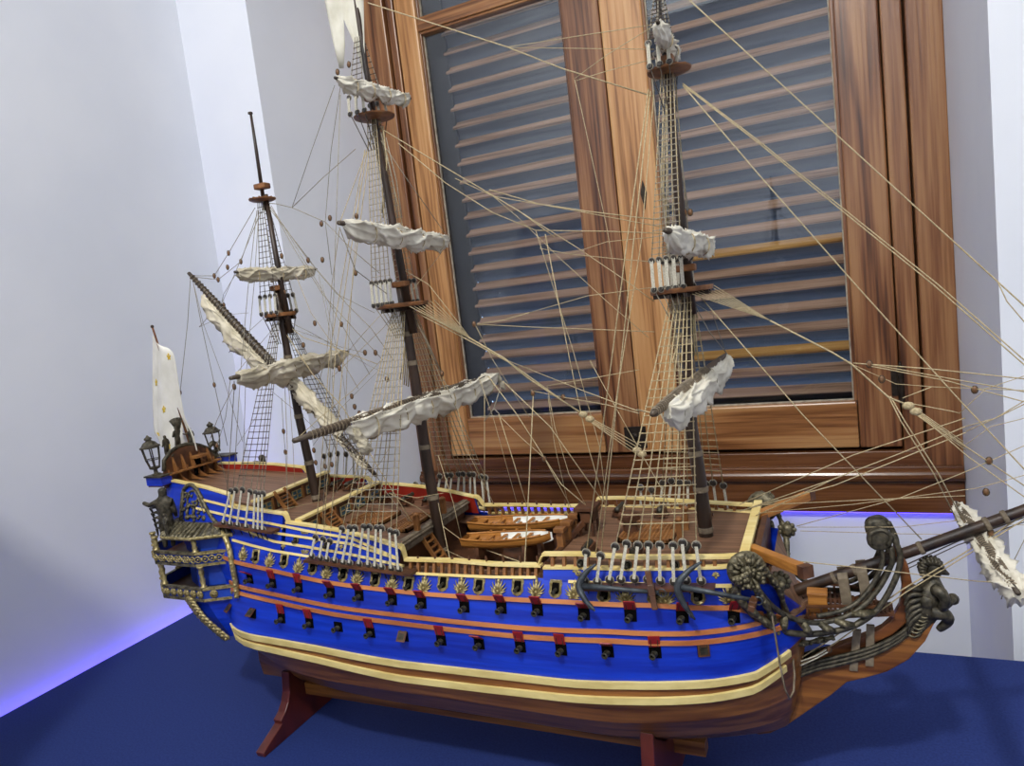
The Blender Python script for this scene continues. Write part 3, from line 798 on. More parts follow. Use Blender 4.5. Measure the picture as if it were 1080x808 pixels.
miz_up = channel((230,553.5),(291,561.5), [(236,551),(243,552.5),(251,553.6),(260,555.5),(268.5,557),(273,558),(277.7,558.5)],
                 [(244,518),(249,517),(256,516.5),(264,518.5),(270,520),(274,521),(277.7,520.5)], 'mizzen')
def mast(parent, name, px, rads, m=None, bands=0, n=14, dx=0):
    pts = [P(*q) + Vector((dx, 0, 0)) for q in px]
    o = build(MB().tube(pts, rads, n), name, m or M['mast'], parent, smooth=True)
    if bands:
        for k in range(1, bands):
            t = k/bands*(len(pts)-1); i = min(int(t), len(pts)-2); q = pts[i].lerp(pts[i+1], t-i); r = lerp(rads[i], rads[i+1], t-i)
            d = (pts[i+1]-pts[i]).normalized()
            build(MB().lathe(q-d*.004, d, [(0,r*1.02),(.0005,r*1.1),(.0075,r*1.1),(.008,r*1.02)], 14), 'mast_band', M['strap'], o)
    return o
mz = empty('mizzenmast', P(333, 524)); mz.parent = ship; mz.location = WL[mz]-WL[ship]
mn = empty('mainmast', P(470, 595)); mn.parent = ship; mn.location = WL[mn]-WL[ship]
fm = empty('foremast', P(746, 575)); fm.parent = ship; fm.location = WL[fm]-WL[ship]
mast(mz, 'lower_mast', [(337.5,552),(333,524),(326,488),(315,439),(304,377),(296,330),(291,304)], [.0080,.0080,.0080,.0075,.0068,.0058,.0052], bands=6)
mast(mz, 'topmast', [(303,352),(290,285),(276.5,206)], [.006,.005,.0042], dx=.008)
mast(mz, 'topmast_pole', [(279,222),(270,160),(264.2,121)], [.0036,.003,.0022], dx=.001)
build(MB().lathe(P(264.2,121), (0,0,1), [(0,.002),(.001,.0042),(.004,.0042),(.005,.002)], 12), 'truck', M['mast'], mz)
mast(mn, 'lower_mast', [(474,625),(468,590),(451,491),(438,401),(429,346),(421,300)], [.0100,.0100,.0095,.0085,.0075,.0065], bands=9)
mast(mn, 'topmast', [(433,352),(412,240),(393,135),(388,104)], [.0070,.0064,.0054,.0046], dx=.006, m=M['mast'])
mast(mn, 'topgallant_mast', [(394,138),(383,75),(372,0),(365,-50)], [.005,.0045,.0038,.003], dx=.006)
mast(fm, 'lower_mast', [(749,600),(746,575),(738,507),(729,449),(724,329),(721.5,285)], [.0105,.0105,.0100,.0090,.0078,.0066], bands=8)
mast(fm, 'topmast', [(726,332),(714,220),(703,96),(700,66)], [.008,.007,.0055,.0045], dx=.004)
mast(fm, 'topgallant_mast', [(705,100),(698,45),(692,0),(687,-45)], [.0045,.004,.0034,.003], dx=.002)
def top(parent, px, py, r, th=.005, rail=False, m=None, dx=0):
    c = P(px, py) + Vector((dx, 0, 0))
    mb = MB().lathe(c, (0,0,1), [(0,r*.97),(.001,r),(th,r*1.02),(th+.002,r*1.02),(th+.002,r*.93),(th,r*.92),(th,.004)], 28)
    o = build(mb, 'mast_top', m or M['top'], parent)
    s = MB()
    for k in (-1, 1):
        s.bar(c+Vector((-r*.9, k*.008, -.003)), c+Vector((r*.9, k*.008, -.003)), .004, .006); s.bar(c+Vector((k*.012, -r*.9, -.004)), c+Vector((k*.012, r*.9, -.004)), .004, .005)
    build(s, 'trestle_tree', M['mast'], o)
    return c
def ringtop(parent, px, py, r, dx=0):
    c = P(px, py) + Vector((dx, 0, 0)); m = MB()
    m.lathe(c, (0,0,1), [(0,r*.5),(.0015,r*.8),(.0035,r*.97),(.0055,r),(.0055,r*.9),(.0028,r*.7),(.002,r*.25)], 24)
    for k in range(6):
        an = PI*k/6; v = Vector((math.cos(an), math.sin(an), 0))*r*.95; m.bar(c+v+Vector((0,0,.0062)), c-v+Vector((0,0,.0062)), .002, .0018)
    build(m, 'crosstree', M['top'], parent); return c
def capblock(parent, px, py, l=.028):
    c = P(px, py); m = MB().box(c+Vector((.003,0,0)), (l, .017, .010)); build(m, 'mast_cap', M['top'], parent, bevel=.002)
TOPm = top(mn, 426, 324, .043, dx=-.002); TOPf = top(fm, 722, 308, .043, dx=-.004); TOPz = top(mz, 296, 334, .028)
XTm = ringtop(mn, 393, 127, .034, dx=.004); XTf = ringtop(fm, 703, 79, .030, dx=.004); XTz = ringtop(mz, 277, 213, .024)
capblock(mn, 421, 300); capblock(fm, 721, 283); capblock(mz, 291, 304, .022); capblock(mz, 275, 197, .026); capblock(mn, 388, 103, .022); capblock(fm, 700, 64, .022)
# ---- shrouds with ratlines
def shrouds(parent, lows, hi, spread, nrat, ms, mr, rs=.0010, rr=.0006, far=True, sel=None, fine=None):
    """lows: near-side lower ends; hi: centre of the upper ends; spread: fore-and-aft spacing of upper ends."""
    for f in (0, 1) if far else (0,):
        L = [mir(p) if f else Vector(p) for p in lows]; n = len(L)
        U = [Vector((hi.x + (i-(n-1)/2)*spread, hi.y, hi.z)) for i in range(n)]
        if f: U = [mir(p) for p in U]
        idx = sel or (0, n-1)
        mb = MB()
        for k in range(1, nrat+1):
            z = lerp(max(p.z for p in L)+.012, U[0].z, k/(nrat+1))
            pts = [L[i].lerp(U[i], (z-L[i].z)/(U[i].z-L[i].z)) for i in range(n)]
            mb.tube(pts, rr, 4)
            for p in pts: mb.ball(p, rs*1.5, 4)
        net = build(mb, 'shroud_ladder', mr, parent)
        for i in range(n): rope([L[i], U[i]], rs, ms, 'shroud', net, 5)
shrouds(fm, fore_up[2:], W(TOPf.x, .988, TOPf.z-EYE-.004), .0040, 26, M['rope'], M['rope'], .0011, .0008)
shrouds(mn, main_up[3:], W(TOPm.x, .986, TOPm.z-EYE-.004), .0030, 30, M['rope'], M['ropeg'], .0010, .0007)
shrouds(mz, miz_up[1:], W(TOPz.x, .989, TOPz.z-EYE-.004), .0030, 26, M['ropeg'], M['roped'], .0009, .0008)
def topshrouds(parent, top_, r, hi, n, x0, x1, lift, nrat, ms, mr, wlan=True, spread=.004):
    for f in (0, 1):
        ch = MB(); lows = []
        for i in range(n):
            a = Vector((top_.x + lerp(x0, x1, i/(n-1)), 1-r*.93, top_.z+.008)); b_ = a + Vector((0, .003, lift))
            if f: a, b_ = mir(a), mir(b_)
            nn = Vector((0, -1 if not f else 1, 0)); mb = MB(); deadeye(mb, a, nn, .0038); deadeye(mb, b_, nn, .0038)
            for j in (-1, 0, 1): mb.tube([a + Vector((j*.0016, nn.y*.002, 0)), b_ + Vector((j*.0016, nn.y*.002, 0))], .0009, 4, 2)
            build(mb, 'deadeye_pair', [M['dead'], M['roped'], M['white'], M['ropeg']], parent); lows.append(b_)
            rope([a, Vector((hi.x*.15+top_.x*.85 + lerp(x0, x1, i/(n-1))*.4, 1+(-.012 if not f else .012), top_.z-.05))], .0009, mr, 'futtock_shroud', parent, 4)
        mb = MB(); U = [Vector((hi.x+(i-(n-1)/2)*spread, 1+(-.006 if not f else .006), hi.z)) for i in range(n)]
        for k in range(1, nrat+1):
            t = k/(nrat+1); pts = [a.lerp(c, t) for a, c in zip(lows, U)]; mb.tube(pts, .0007, 4)
            for p in pts: mb.ball(p, .0013, 4)
        net = build(mb, 'shroud_ladder', mr, parent)
        for a, c in zip(lows, U): rope([a, c], .0009, ms, 'shroud', net, 5)
topshrouds(mn, TOPm, .043, W(XTm.x-.002, 1, XTm.z-EYE), 5, -.030, .006, .036, 26, M['rope'], M['ropeg'])
topshrouds(fm, TOPf, .043, W(XTf.x-.002, 1, XTf.z-EYE), 5, -.030, .010, .040, 30, M['rope'], M['ropeg'])
topshrouds(mz, TOPz, .028, W(XTz.x, 1, XTz.z-EYE), 4, -.020, .016, .030, 16, M['ropeg'], M['roped'])
topshrouds(mn, XTm, .034, P(379, 40), 3, -.024, .004, .026, 10, M['ropeg'], M['roped'])
topshrouds(fm, XTf, .030, P(695, -10), 3, -.020, .006, .030, 12, M['ropeg'], M['roped'])
# ---- yards and furled sails
def wav(v, seed):
    return sum(math.sin(k*v + seed*k*1.7)*a for k, a in ((2, .35), (3, .4), (5, .35), (7, .22), (11, .12)))
def furl(A, B, r0, drop, seed, name, m, parent, gask=7, side=Vector((0,0,0)), taper=.45, ends=(.7,.7), nu=110, nv=44):
    d = (B-A).normalized(); up = Vector((0,0,1)); sd = d.cross(up)
    if sd.length < .01: sd = Vector((0,1,0))
    sd.normalize(); up = sd.cross(d)
    up_ = up; rr = random.Random(seed); ph = [rr.uniform(0, 6) for _ in range(12)]; amp = [rr.uniform(.6, 1.25) for _ in range(gask+2)]
    rows = []
    for i in range(nu+1):
        t = i/nu
        env = taper + (1-taper)*math.sin(PI*min(max(t*.94+.03, 0), 1))**.6
        if t < .05: env *= lerp(ends[0], 1, t/.05)
        if t > .95: env *= lerp(ends[1], 1, (1-t)/.05)
        g = t*gask; k = int(min(g, gask-1)); fr = g-k
        puff = .66 + .34*abs(math.sin(PI*fr))**.7 * lerp(amp[k], amp[k+1], fr)
        sag = drop*env*(.45 + .55*puff)
        c = A.lerp(B, t) - up*sag*.42 + side*env
        r = r0*env*puff; row = []; c = c + up*r0*.25
        for j in range(nv):
            v = 2*PI*j/nv
            # twisting folds, crisp on the lower half
            f1 = 1-abs(math.sin(2.5*v + 2.2*math.sin(3.1*t*PI+ph[0]) + ph[1]))
            f2 = 1-abs(math.sin(4.5*v - 4*t + ph[2] + 1.6*math.sin(7*t+ph[3])))
            f3 = math.sin(9*v + 40*t + ph[4])*math.sin(23*t+ph[5])
            f4 = 1-abs(math.sin(6.5*v + 3*math.sin(PI*fr)*(1 if k % 2 else -1) + ph[7+k % 4]))
            q = 1 + .46*f1**3 + .34*f2**3 + .15*f4**3 + .02*f3 - .27
            ca, sa = math.cos(v), math.sin(v)
            zz = sa*r*q*(1.18 if sa < 0 else .85) - (sag*.45 if sa < 0 else 0)*(-sa if sa < 0 else 0)
            row.append(c + sd*ca*r*q + up*zz + d*(.35*r0*f1*math.sin(v*2+ph[6]) ))
        rows.append(row)
    mb = MB().grid(rows, 0, True)
    mb.add(rows[0], [list(range(nv))]); mb.add(rows[-1], [list(range(nv))])
    o = build(mb, name, m, parent, smooth=True)
    return o
def yard(name, pa, pb, a, r, parent=ship, m=None, ov=.0, a2=None):
    A = P(pa[0], pa[1], 1-a); B = P(pb[0], pb[1], 1+(a2 if a2 is not None else a)); d = B-A
    A -= d*ov; B += d*ov; n = 10
    pts = [A.lerp(B, k/n) for k in range(n+1)]
    rad = [r*(.5+.5*math.sin(PI*k/n)**.7) if 0 < k < n else r*.45 for k in range(n+1)]
    o = build(MB().tube(pts, rad, 10), name, m or M['yard'], parent, smooth=True); o['_a'] = 0; del o['_a']
    return o, A, B
def gaskets(A, B, t0, t1, n, r, drop, yd, m=None):
    for k in range(n):
        t = lerp(t0, t1, (k+.5)/n); c = A.lerp(B, t); d = (B-A).normalized(); sd = d.cross(Vector((0,0,1))).normalized(); up = sd.cross(d)
        pts = [c - up*drop*.5 + sd*math.cos(v)*r*.85 + up*math.sin(v)*(r*.62+drop*.30) for v in [2*PI*i/14 for i in range(15)]]
        build(MB().tube(pts, .0011, 4), 'gasket', m or M['rope'], yd)
def seize(A, B, t0, t1, n, r, yd, m=None):      # close rope turns round a bare yard
    mb = MB(); d = (B-A).normalized(); u = d.orthogonal().normalized(); w = d.cross(u)
    for k in range(n):
        tt = lerp(t0, t1, k/n); c = A.lerp(B, tt); rr_ = (r-.0008)*(.5+.5*math.sin(PI*tt)**.7)+.0006; mb.tube([c+u*math.cos(v)*rr_+w*math.sin(v)*rr_+d*.0012*v/6 for v in [2*PI*i/10 for i in range(11)]], .0009, 4)
    build(mb, 'robands', m or M['roped'], yd)
# main course
y3, A3, B3 = yard('main_yard', (310,465), (525,395), .315, .0080)
furl(A3.lerp(B3, .17), A3.lerp(B3, .985), .0185, .030, 3, 'furled_sail', M['sail'], y3, gask=6, taper=.55)
seize(A3, B3, .05, .80, 60, .0085, y3, M['strap'])
gaskets(A3, B3, .2, .97, 6, .0185, .030, y3)
q = A3.lerp(B3, .185); furl(q+Vector((0,0,-.004)), q+Vector((.012,.02,-.050)), .010, .002, 9, 'sail_clew', M['saild'], y3, gask=2, nu=24, nv=24)
q = A3.lerp(B3, .99); furl(q+Vector((0,0,.002)), q+Vector((.006,.015,-.034)), .007, .002, 12, 'sail_clew', M['saild'], y3, gask=2, nu=20, nv=20)
# main topsail, topgallant
y2, A2, B2 = yard('main_topsail_yard', (357,235), (474,253), .20, .007)
furl(A2.lerp(B2, .03), A2.lerp(B2, .98), .0150, .018, 5, 'furled_sail', M['sail'], y2, gask=4, taper=.7, ends=(.5,.6)); gaskets(A2, B2, .1, .95, 4, .0165, .018, y2)
y1, A1, B1 = yard('main_topgallant_yard', (353,82), (433,104), .10, .005)
furl(A1.lerp(B1, .03), A1.lerp(B1, .98), .0115, .012, 8, 'furled_sail', M['sail'], y1, gask=4, taper=.7, ends=(.5,.6)); gaskets(A1, B1, .1, .95, 4, .0125, .012, y1)
# fore course, topsail, topgallant
y6, A6, B6 = yard('fore_yard', (688,437), (766,374), .275, .0068)
furl(A6.lerp(B6, .10), A6.lerp(B6, .98), .0150, .036, 21, 'furled_sail', M['sail'], y6, gask=5, taper=.75, side=Vector((.006,0,0))); gaskets(A6, B6, .1, .7, 4, .017, .028, y6, M['saild'])
seize(A6, B6, .02, .6, 40, .0076, y6, M['strap'])
y5, A5, B5 = yard('fore_topsail_yard', (702,243), (748,254), .185, .007)
furl(A5.lerp(B5, .05), A5.lerp(B5, .98), .0145, .020, 31, 'furled_sail', M['sail'], y5, gask=3, taper=.8, ends=(.5,.8)); gaskets(A5, B5, .15, .9, 2, .016, .02, y5)
y4, A4, B4 = yard('fore_topgallant_yard', (693,22), (712,58), .08, .005)
furl(A4.lerp(B4, .05), A4.lerp(B4, .98), .0110, .014, 35, 'furled_sail', M['sail'], y4, gask=3, taper=.8); gaskets(A4, B4, .2, .9, 2, .012, .014, y4)
# mizzen topsail, crossjack, lateen
y7, A7, B7 = yard('mizzen_topsail_yard', (247,287), (334,284), .085, .005)
furl(A7.lerp(B7, .04), A7.lerp(B7, .97), .0115, .013, 41, 'furled_sail', M['saild'], y7, gask=3, taper=.6, ends=(.9,.4)); gaskets(A7, B7, .1, .95, 3, .0125, .013, y7)
y8, A8, B8 = yard('crossjack_yard', (243,399), (367,371), .20, .007)
furl(A8.lerp(B8, .05), A8.lerp(B8, .97), .0160, .018, 45, 'furled_sail', M['saild'], y8, gask=4, taper=.5, ends=(.9,.5)); gaskets(A8, B8, .1, .95, 4, .0165, .018, y8)
def yardplane(name, p0, p1, r):
    A, B = P(*p0), P(*p1); n = 10
    o = build(MB().tube([A.lerp(B, k/n) for k in range(n+1)], [r*(.45+.55*math.sin(PI*k/n)**.7) for k in range(n+1)], 10), name, M['yard'], ship, smooth=True); return o, A, B
y9, A9, B9 = yardplane('lateen_yard', (199,288,.965), (397,502,.975), .0075)
furl(A9.lerp(B9, .10), A9.lerp(B9, .50), .0115, .036, 51, 'furled_sail', M['saild'], y9, gask=3, taper=.5, side=Vector((-.004,0,0)))
furl(A9.lerp(B9, .48), A9.lerp(B9, .82), .0130, .016, 55, 'furled_sail', M['saild'], y9, gask=3, taper=.55, side=Vector((.006,0,.010)))
furl(A9.lerp(B9, .78), A9.lerp(B9, .97), .0065, .006, 57, 'furled_sail', M['saild'], y9, gask=2, taper=.6, nu=50)
seize(A9, B9, .02, .95, 60, .0085, y9, M['strap'])
# spritsail under the bowsprit
y10, A10, B10 = yard('spritsail_yard', (1074,626), (1008,530), .175, .0058)
furl(A10.lerp(B10, .02), A10.lerp(B10, .98), .0160, .014, 61, 'furled_sail', M['sail'], y10, gask=5, taper=.7, side=Vector((.004,0,-.005))); seize(A10, B10, .05, .95, 46, .0066, y10, M['strap'])
# ================================================================== STERN
def figure(name, base, h, parent, m, lean=(0,0,0), arms='down', turn=0):
    """Small cast figure: one continuous skinned body."""
    R = Matrix.Rotation(turn, 3, 'Z'); ln = Vector(lean)
    def q(x, y, z): return base + R @ Vector((x*h, y*h, z*h)) + ln*(z*h)
    A = {'down': ((.16,.02,.60),(.13,-.10,.48)), 'up': ((.19,.02,.95),(.14,.0,1.15)), 'out': ((.24,-.04,.72),(.36,-.08,.78)), 'fold': ((.15,-.06,.58),(.02,-.13,.62))}
    al = A[arms]; ar = A[arms if arms != 'out' else 'down']
    v = [q(0,0,.45), q(0,0,.60), q(0,.01,.76), q(0,0,.85), q(0,-.01,.94),
         q(.12,0,.77), q(al[0][0],al[0][1],al[0][2]), q(al[1][0],al[1][1],al[1][2]),
         q(-.12,0,.77), q(-ar[0][0],ar[0][1],ar[0][2]), q(-ar[1][0],ar[1][1],ar[1][2]),
         q(.06,0,.40), q(.07,-.03,.22), q(.06,0,0), q(-.06,0,.40), q(-.07,-.03,.22), q(-.06,0,0), q(0,.0,1.0)]
    e = [(0,1),(1,2),(2,3),(3,4),(4,17),(2,5),(5,6),(6,7),(2,8),(8,9),(9,10),(0,11),(11,12),(12,13),(0,14),(14,15),(15,16)]
    r = [.10,.085,.105,.05,.078,.05,.042,.03,.05,.042,.03,.07,.055,.035,.07,.055,.035,.05]
    return skin(name, v, e, [x*h for x in r], m, parent, sub=2)
stern = empty('stern_gallery', W(-1.14, 1, -.47)); stern.parent = ship; stern.location = WL[stern]-WL[ship]
def gpoly(k=0.0, half=False):
    pts = [(-.988,.118-k*.2),(-1.055,.150-k),(-1.160,.148-k),(-1.200+k*.7,.118-k),(-1.212+k,.05)]
    pts += [(x, -y) for x, y in reversed(pts)]
    return pts
def gband(z1, z0, name, k0=0, th=.004, m=None, dx=0):
    po = gpoly(k0); mb = MB()
    for (xa, ya), (xb_, yb_) in zip(po, po[1:]):
        mb.bar(W(xa+dx, 1-ya, (z0+z1)/2), W(xb_+dx, 1-yb_, (z0+z1)/2), th, z1-z0)
    return build(mb, name, m or M['bluein'], stern)
def grail(z, name, k0=0, w=.006, h=.0045, dx=0):
    po = gpoly(k0); mb = MB()
    for i, ((xa, ya), (xb_, yb_)) in enumerate(zip(po, po[1:])):
        mb.bar(W(xa+dx, 1-ya, z), W(xb_+dx, 1-yb_, z), w, h, (0,0,1), 0 if i in (0, 8) else 1)
    return build(mb, name, [M['gilt'], M['bronze']], stern)
def gfloor(z, name, k0=0, dx=0):
    po = gpoly(k0); n = len(po); mb = MB()
    mb.prism([W(x+dx, 1-y, z) for x, y in po], (0,0,.004)); build(mb, name, M['walnut'], stern)
UZ1, UZ0, LZ1, LZ0 = -.3730, -.3945, -.4390, -.4600
for z1, z0, dx in ((UZ1, UZ0, 0), (LZ1, LZ0, 0.006)):
    gband(z1, z0, 'gallery_panel', .002, .004, None, dx); grail(z1, 'gallery_rail', 0, .007, .0045, dx); grail(z0, 'gallery_rail', 0, .007, .0045, dx); gfloor(z0, 'gallery_floor', .004, dx)
po = gpoly(-.0015)
for z, dx, kind in (((UZ1+UZ0)/2, 0, 0), ((LZ1+LZ0)/2, .006, 1)):
    for i, n in ((0, 2 if kind else 3), (1, 6 if kind else 5), (2, 3), (3, 3)):
        (xa, ya), (xb_, yb_) = po[i], po[i+1]
        for k in range(n):
            t = (k+.5)/n; c = W(lerp(xa, xb_, t)+dx, 1-lerp(ya, yb_, t), z); d = (W(xb_, 1-yb_, z)-W(xa, 1-ya, z)).normalized(); o_ = Vector((d.y, -d.x, 0))
            if o_.dot(c-W(-1.1, 1, z)) < 0: o_ = -o_
            mb = MB()
            if kind:
                mb.lathe(c-o_*.001, o_, [(0,.0075),(.002,.0075),(.0028,.006),(.0018,.0048),(.003,.002)], 14)
                for q in range(4):
                    an = PI*q/4; v = d*math.cos(an)+Vector((0,0,math.sin(an))); mb.tube([c-v*.006+o_*.0018, c+o_*.003, c+v*.006+o_*.0018], .0009, 4)
            else:
                pts = []
                for q in range(20): s = q/19; pts.append(c + d*(s-.5)*.026 + Vector((0,0,.0055*math.sin(s*2*PI*1.0))) + o_*.0018)
                mb.tube(pts, .0013, 5); mb.tube([p_ - Vector((0,0,2*(p_.z-c.z))) for p_ in pts], .0013, 5); mb.ball(c+o_*.002, .0038, 8)
                for s in (-1, 1): mb.ball(c+d*s*.0065+o_*.002+Vector((0,0,.0)), .0022, 6)
            build(mb, 'gallery_rosette', M['gilt'], stern, smooth=True)
            if (i, k) in ((0, 0),): pass
# columns between the levels
def column(x, y, z0, z1, r=.0045):
    build(MB().lathe(W(x, y, z0), (0,0,1), [(0,r*1.3),(.003,r*1.3),(.004,r*.8),((z1-z0)*.35,r*1.15),((z1-z0)*.5,r*.75),((z1-z0)*.7,r*1.1),((z1-z0)-.005,r*.8),((z1-z0)-.003,r*1.35),(z1-z0,r*1.35)], 10), 'gallery_column', M['gilt'], stern, smooth=True)
pc = gpoly(.002)
for s in (1, -1):
    for (x, y) in (pc[0], pc[1], (pc[1][0]*.0+-1.158, .146), (-1.19, .125), (-1.207, .075), (-1.211, .03)):
        column(x, 1-s*y, UZ1+.002, -.345); column(x+.006, 1-s*y, LZ1+.002, UZ0-.002)
# inner blue walls of the open galleries
for s in (1, -1):
    m = MB()
    m.prism([W(-1.00, 1-s*.112, -.40), W(-1.10, 1-s*.112, -.40), W(-1.155, 1-s*.085, -.40), W(-1.155, 1-s*.06, -.40), W(-1.0, 1-s*.06, -.40)], (0,0,.115)); build(m, 'gallery_wall', M['bluein'], stern)
    g = MB().span(W(-1.052, 1-s*.1125, -.372), W(-1.068, 1-s*.120, -.349)); g.span(W(-1.055, 1-s*.119, -.371), W(-1.065, 1-s*.1215, -.351), 1); build(g, 'gallery_door', [M['gilt'], M['black']], stern)
build(MB().span(W(-1.165, .93, -.45), W(-1.150, 1.07, -.287)), 'stern_wall', M['bluein'], stern)
for k in range(5):
    y = .945+k*.0275; m = MB().span(W(-1.167, y-.009, -.425), W(-1.165, y+.009, -.40), 0); m.span(W(-1.1685, y-.001, -.425), W(-1.167, y+.001, -.40), 1); m.span(W(-1.1685, y-.009, -.4135), W(-1.167, y+.009, -.4115), 1)
    build(m, 'stern_window', [M['pane'], M['gilt']], stern)
for s in (1, -1):
    fr_ = [H(231,553), H(239,563), H(244.5,578), H(248,597), H(251.5,615), H(252.5,629)]
    fr_ = [mir(p) for p in fr_] if s < 0 else fr_
    fr_ = [p + Vector((0, -s*.006, 0)) for p in fr_]; fr_ = smooth_pts(fr_, 5); m = MB(); m.tube(fr_, .0050, 8)
    for p in fr_[::2]: m.ball(p + Vector((.001, -s*.003, 0)), .0034, 6)
    build(m, 'gallery_frame', M['gilt'], stern, smooth=True)
    m = MB()
    for z1, z0 in ((-.345, UZ1), (UZ0, LZ1)): m.prism([W(-.992, 1-s*.108, (z1+z0)/2), W(-1.055, 1-s*.136, (z1+z0)/2), W(-1.075, 1-s*.136, (z1+z0)/2), W(-1.075, 1-s*.100, (z1+z0)/2), W(-.992, 1-s*.100, (z1+z0)/2)], (0,0,z1-z0))
    build(m, 'gallery_wall', M['bluein'], stern)
# scaled roof of the quarter galleries
for s in (1, -1):
    ra = [(-1.0,.112),(-1.06,.118),(-1.13,.115),(-1.155,.09)]; rb = [(-.985,.122),(-1.055,.155),(-1.130,.153),(-1.165,.122)]
    m = MB(); A_ = [W(x, 1-s*y, -.327) for x, y in ra]; B_ = [W(x, 1-s*y, -.3435) for x, y in rb]; d = Vector((0,0,-.004))
    m.grid([A_, B_, [p+d for p in B_], [p+d for p in A_], A_]); rf = build(m, 'gallery_roof', M['bronzed'], stern)
    tl = MB()
    for i in range(3):
        n = (5, 7, 3)[i]
        for k in range(n):
            t = (k+.5)/n; a = A_[i].lerp(A_[i+1], t); b_ = B_[i].lerp(B_[i+1], t); tl.tube([a.lerp(b_, j/5) for j in range(6)], [.0035,.0042,.0036,.0046,.004,.005], 6)
    build(tl, 'roof_scale', M['bronze'], rf, smooth=True)
    e = MB().tube(B_, .003, 6); build(e, 'roof_edge', M['gilt'], rf)
    e = MB().tube(A_, .002, 6); build(e, 'roof_edge', M['bronze'], rf)
# lower finishing: blue drop with carved bronze edge
for s in (1, -1):
    r1 = [(-.984,.116),(-1.05,.147),(-1.090,.147),(-1.108,.125)]; r2 = [(-.995,.120),(-1.04,.138),(-1.074,.135),(-1.086,.115)]; r3 = [(-1.018,.120),(-1.030,.124),(-1.043,.121),(-1.048,.10)]
    m = MB(); m.grid([[W(x, 1-s*y, z) for x, y in r] for r, z in ((r1, -.462), (r2, -.500), (r3, -.540))])
    m.add([W(x, 1-s*y, -.540) for x, y in r3], [(0,1,2,3)]); build(m, 'gallery_drop', M['blue'], stern)
    m = MB(); R_ = random.Random(4)
    edge = [W(-1.106, 1-s*.138, -.468), W(-1.095, 1-s*.138, -.484), W(-1.080, 1-s*.137, -.503), W(-1.062, 1-s*.132, -.523), W(-1.044, 1-s*.126, -.543)]
    ed = smooth_pts(edge, 6); m.tube(ed, .0042, 6)
    for i, p in enumerate(ed[1:-1:2]):
        for w in (.006, .013, .019):
            qd = p + Vector((w*.9, -s*.006-s*.25*w, .004-.1*w)); m.tube(smooth_pts([qd, qd+Vector((.003,-s*.004,.009)), qd+Vector((.011,-s*.004,.008)), qd+Vector((.012,-s*.002,.001))], 3), [.0044,.0042,.004,.0038,.0034,.003,.0026,.0022,.0014,.001], 6); m.ball(qd+Vector((.006,-s*.004,.003)), .0036, 6)
    build(m, 'carved_bracket', M['gilt'], stern, smooth=True)
# relief panel above the roof (near side and its mirror)
def relief(far):
    f = (lambda p: mir(p)) if far else (lambda p: p)
    m = MB()
    arch = smooth_pts([H(192,549), H(193,530), H(195,516), H(201,511), H(207,514), H(213,524), H(218,535), H(224,545), H(230,552)], 5)
    m.tube([f(p+Vector((0,-.002,0))) for p in arch], .0038, 8)
    inner = smooth_pts([H(198,547), H(198,530), H(200,520), H(204,517), H(208,521), H(212,531), H(216,541)], 4)
    m.tube([f(p+Vector((0,-.001,0))) for p in inner], .0020, 6)
    build(m, 'relief_frame', M['bronze'], stern, smooth=True)
    m = MB()
    for q, r in (((198,523),5.5),((215,546.5),4.2)):
        p = H(*q); a, n, u = S(p); n2 = n if not far else Vector((n.x,-n.y,n.z))
        m.lathe(f(p), n2, [(0,r*.00125),(.0012,r*.00125),(.0022,r*.001),(.0015,r*.0007),(.0028,r*.0003)], 14)
    build(m, 'relief_medallion', M['bronze'], stern, smooth=True)
    m = MB(); R_ = random.Random(3)
    for cx, cy, sz in ((199,537,1.35),(206,536,1.45),(193,540,1.1)):
        p = H(cx, cy) + Vector((0,-.001,0)); a, n, u = S(p)
        for (x0, z0, x1, z1, r) in ((0,-7,0,1,.0030),(-1,1,-3,5,.0018),(1,1,3,5,.0018),(-1,-6,-2,-12,.0022),(1,-6,2,-12,.0022)):
            m.tube([f(p+a*x0*.0012*sz+u*z0*.0012*sz+Vector((0,-.001,0))), f(p+a*(x0+x1)/2*.0012*sz+u*(z0+z1)/2*.0012*sz+Vector((0,-.003,0))), f(p+a*x1*.0012*sz+u*z1*.0012*sz)], [r*.7, r, r*.6], 6)
        m.ball(f(p+u*.0045*sz+Vector((0,-.003,0))), .0026*sz, 8)
    for k in range(40):
        t = R_.random(); cx = lerp(192, 212, R_.random()); cy = lerp(515, 549, t)
        if cx > 196+ (cy-511)*.6+6: continue
        p = H(cx, cy); an = R_.uniform(0, PI); a, n, u = S(p); v = a*math.cos(an)+u*math.sin(an)
        m.tube([f(p-v*.004), f(p+Vector((0,-.0025,0))), f(p+v*.004)], [.0012,.0028,.001], 6)
    build(m, 'relief_figures', M['bronze'], stern, smooth=True)
relief(False); relief(True)
# corner statues standing on the gallery rail
for s in (1, -1):
    figure('statue', W(-1.146, 1-s*.128, -.372), .116, stern, M['bronzed'], lean=(.06, 0, 0), arms='out', turn=(PI if s > 0 else 0)+.5*s)
    figure('statue', W(-1.115, 1-s*.150, -.343), .045, stern, M['bronzed'], arms='fold', turn=-.3*s)
    m = MB()  # swept wing behind each statue
    for k in range(5):
        b0 = W(-1.150, 1-s*.125, -.345+k*.010); m.tube([b0, b0+Vector((-.012,-s*.004,.012)), b0+Vector((-.020-.002*k,-s*.004,.008)), b0+Vector((-.022,-s*.002,-.006))], [.003,.0034,.0028,.001], 6)
    build(m, 'carved_wing', M['bronzed'], stern, smooth=True)
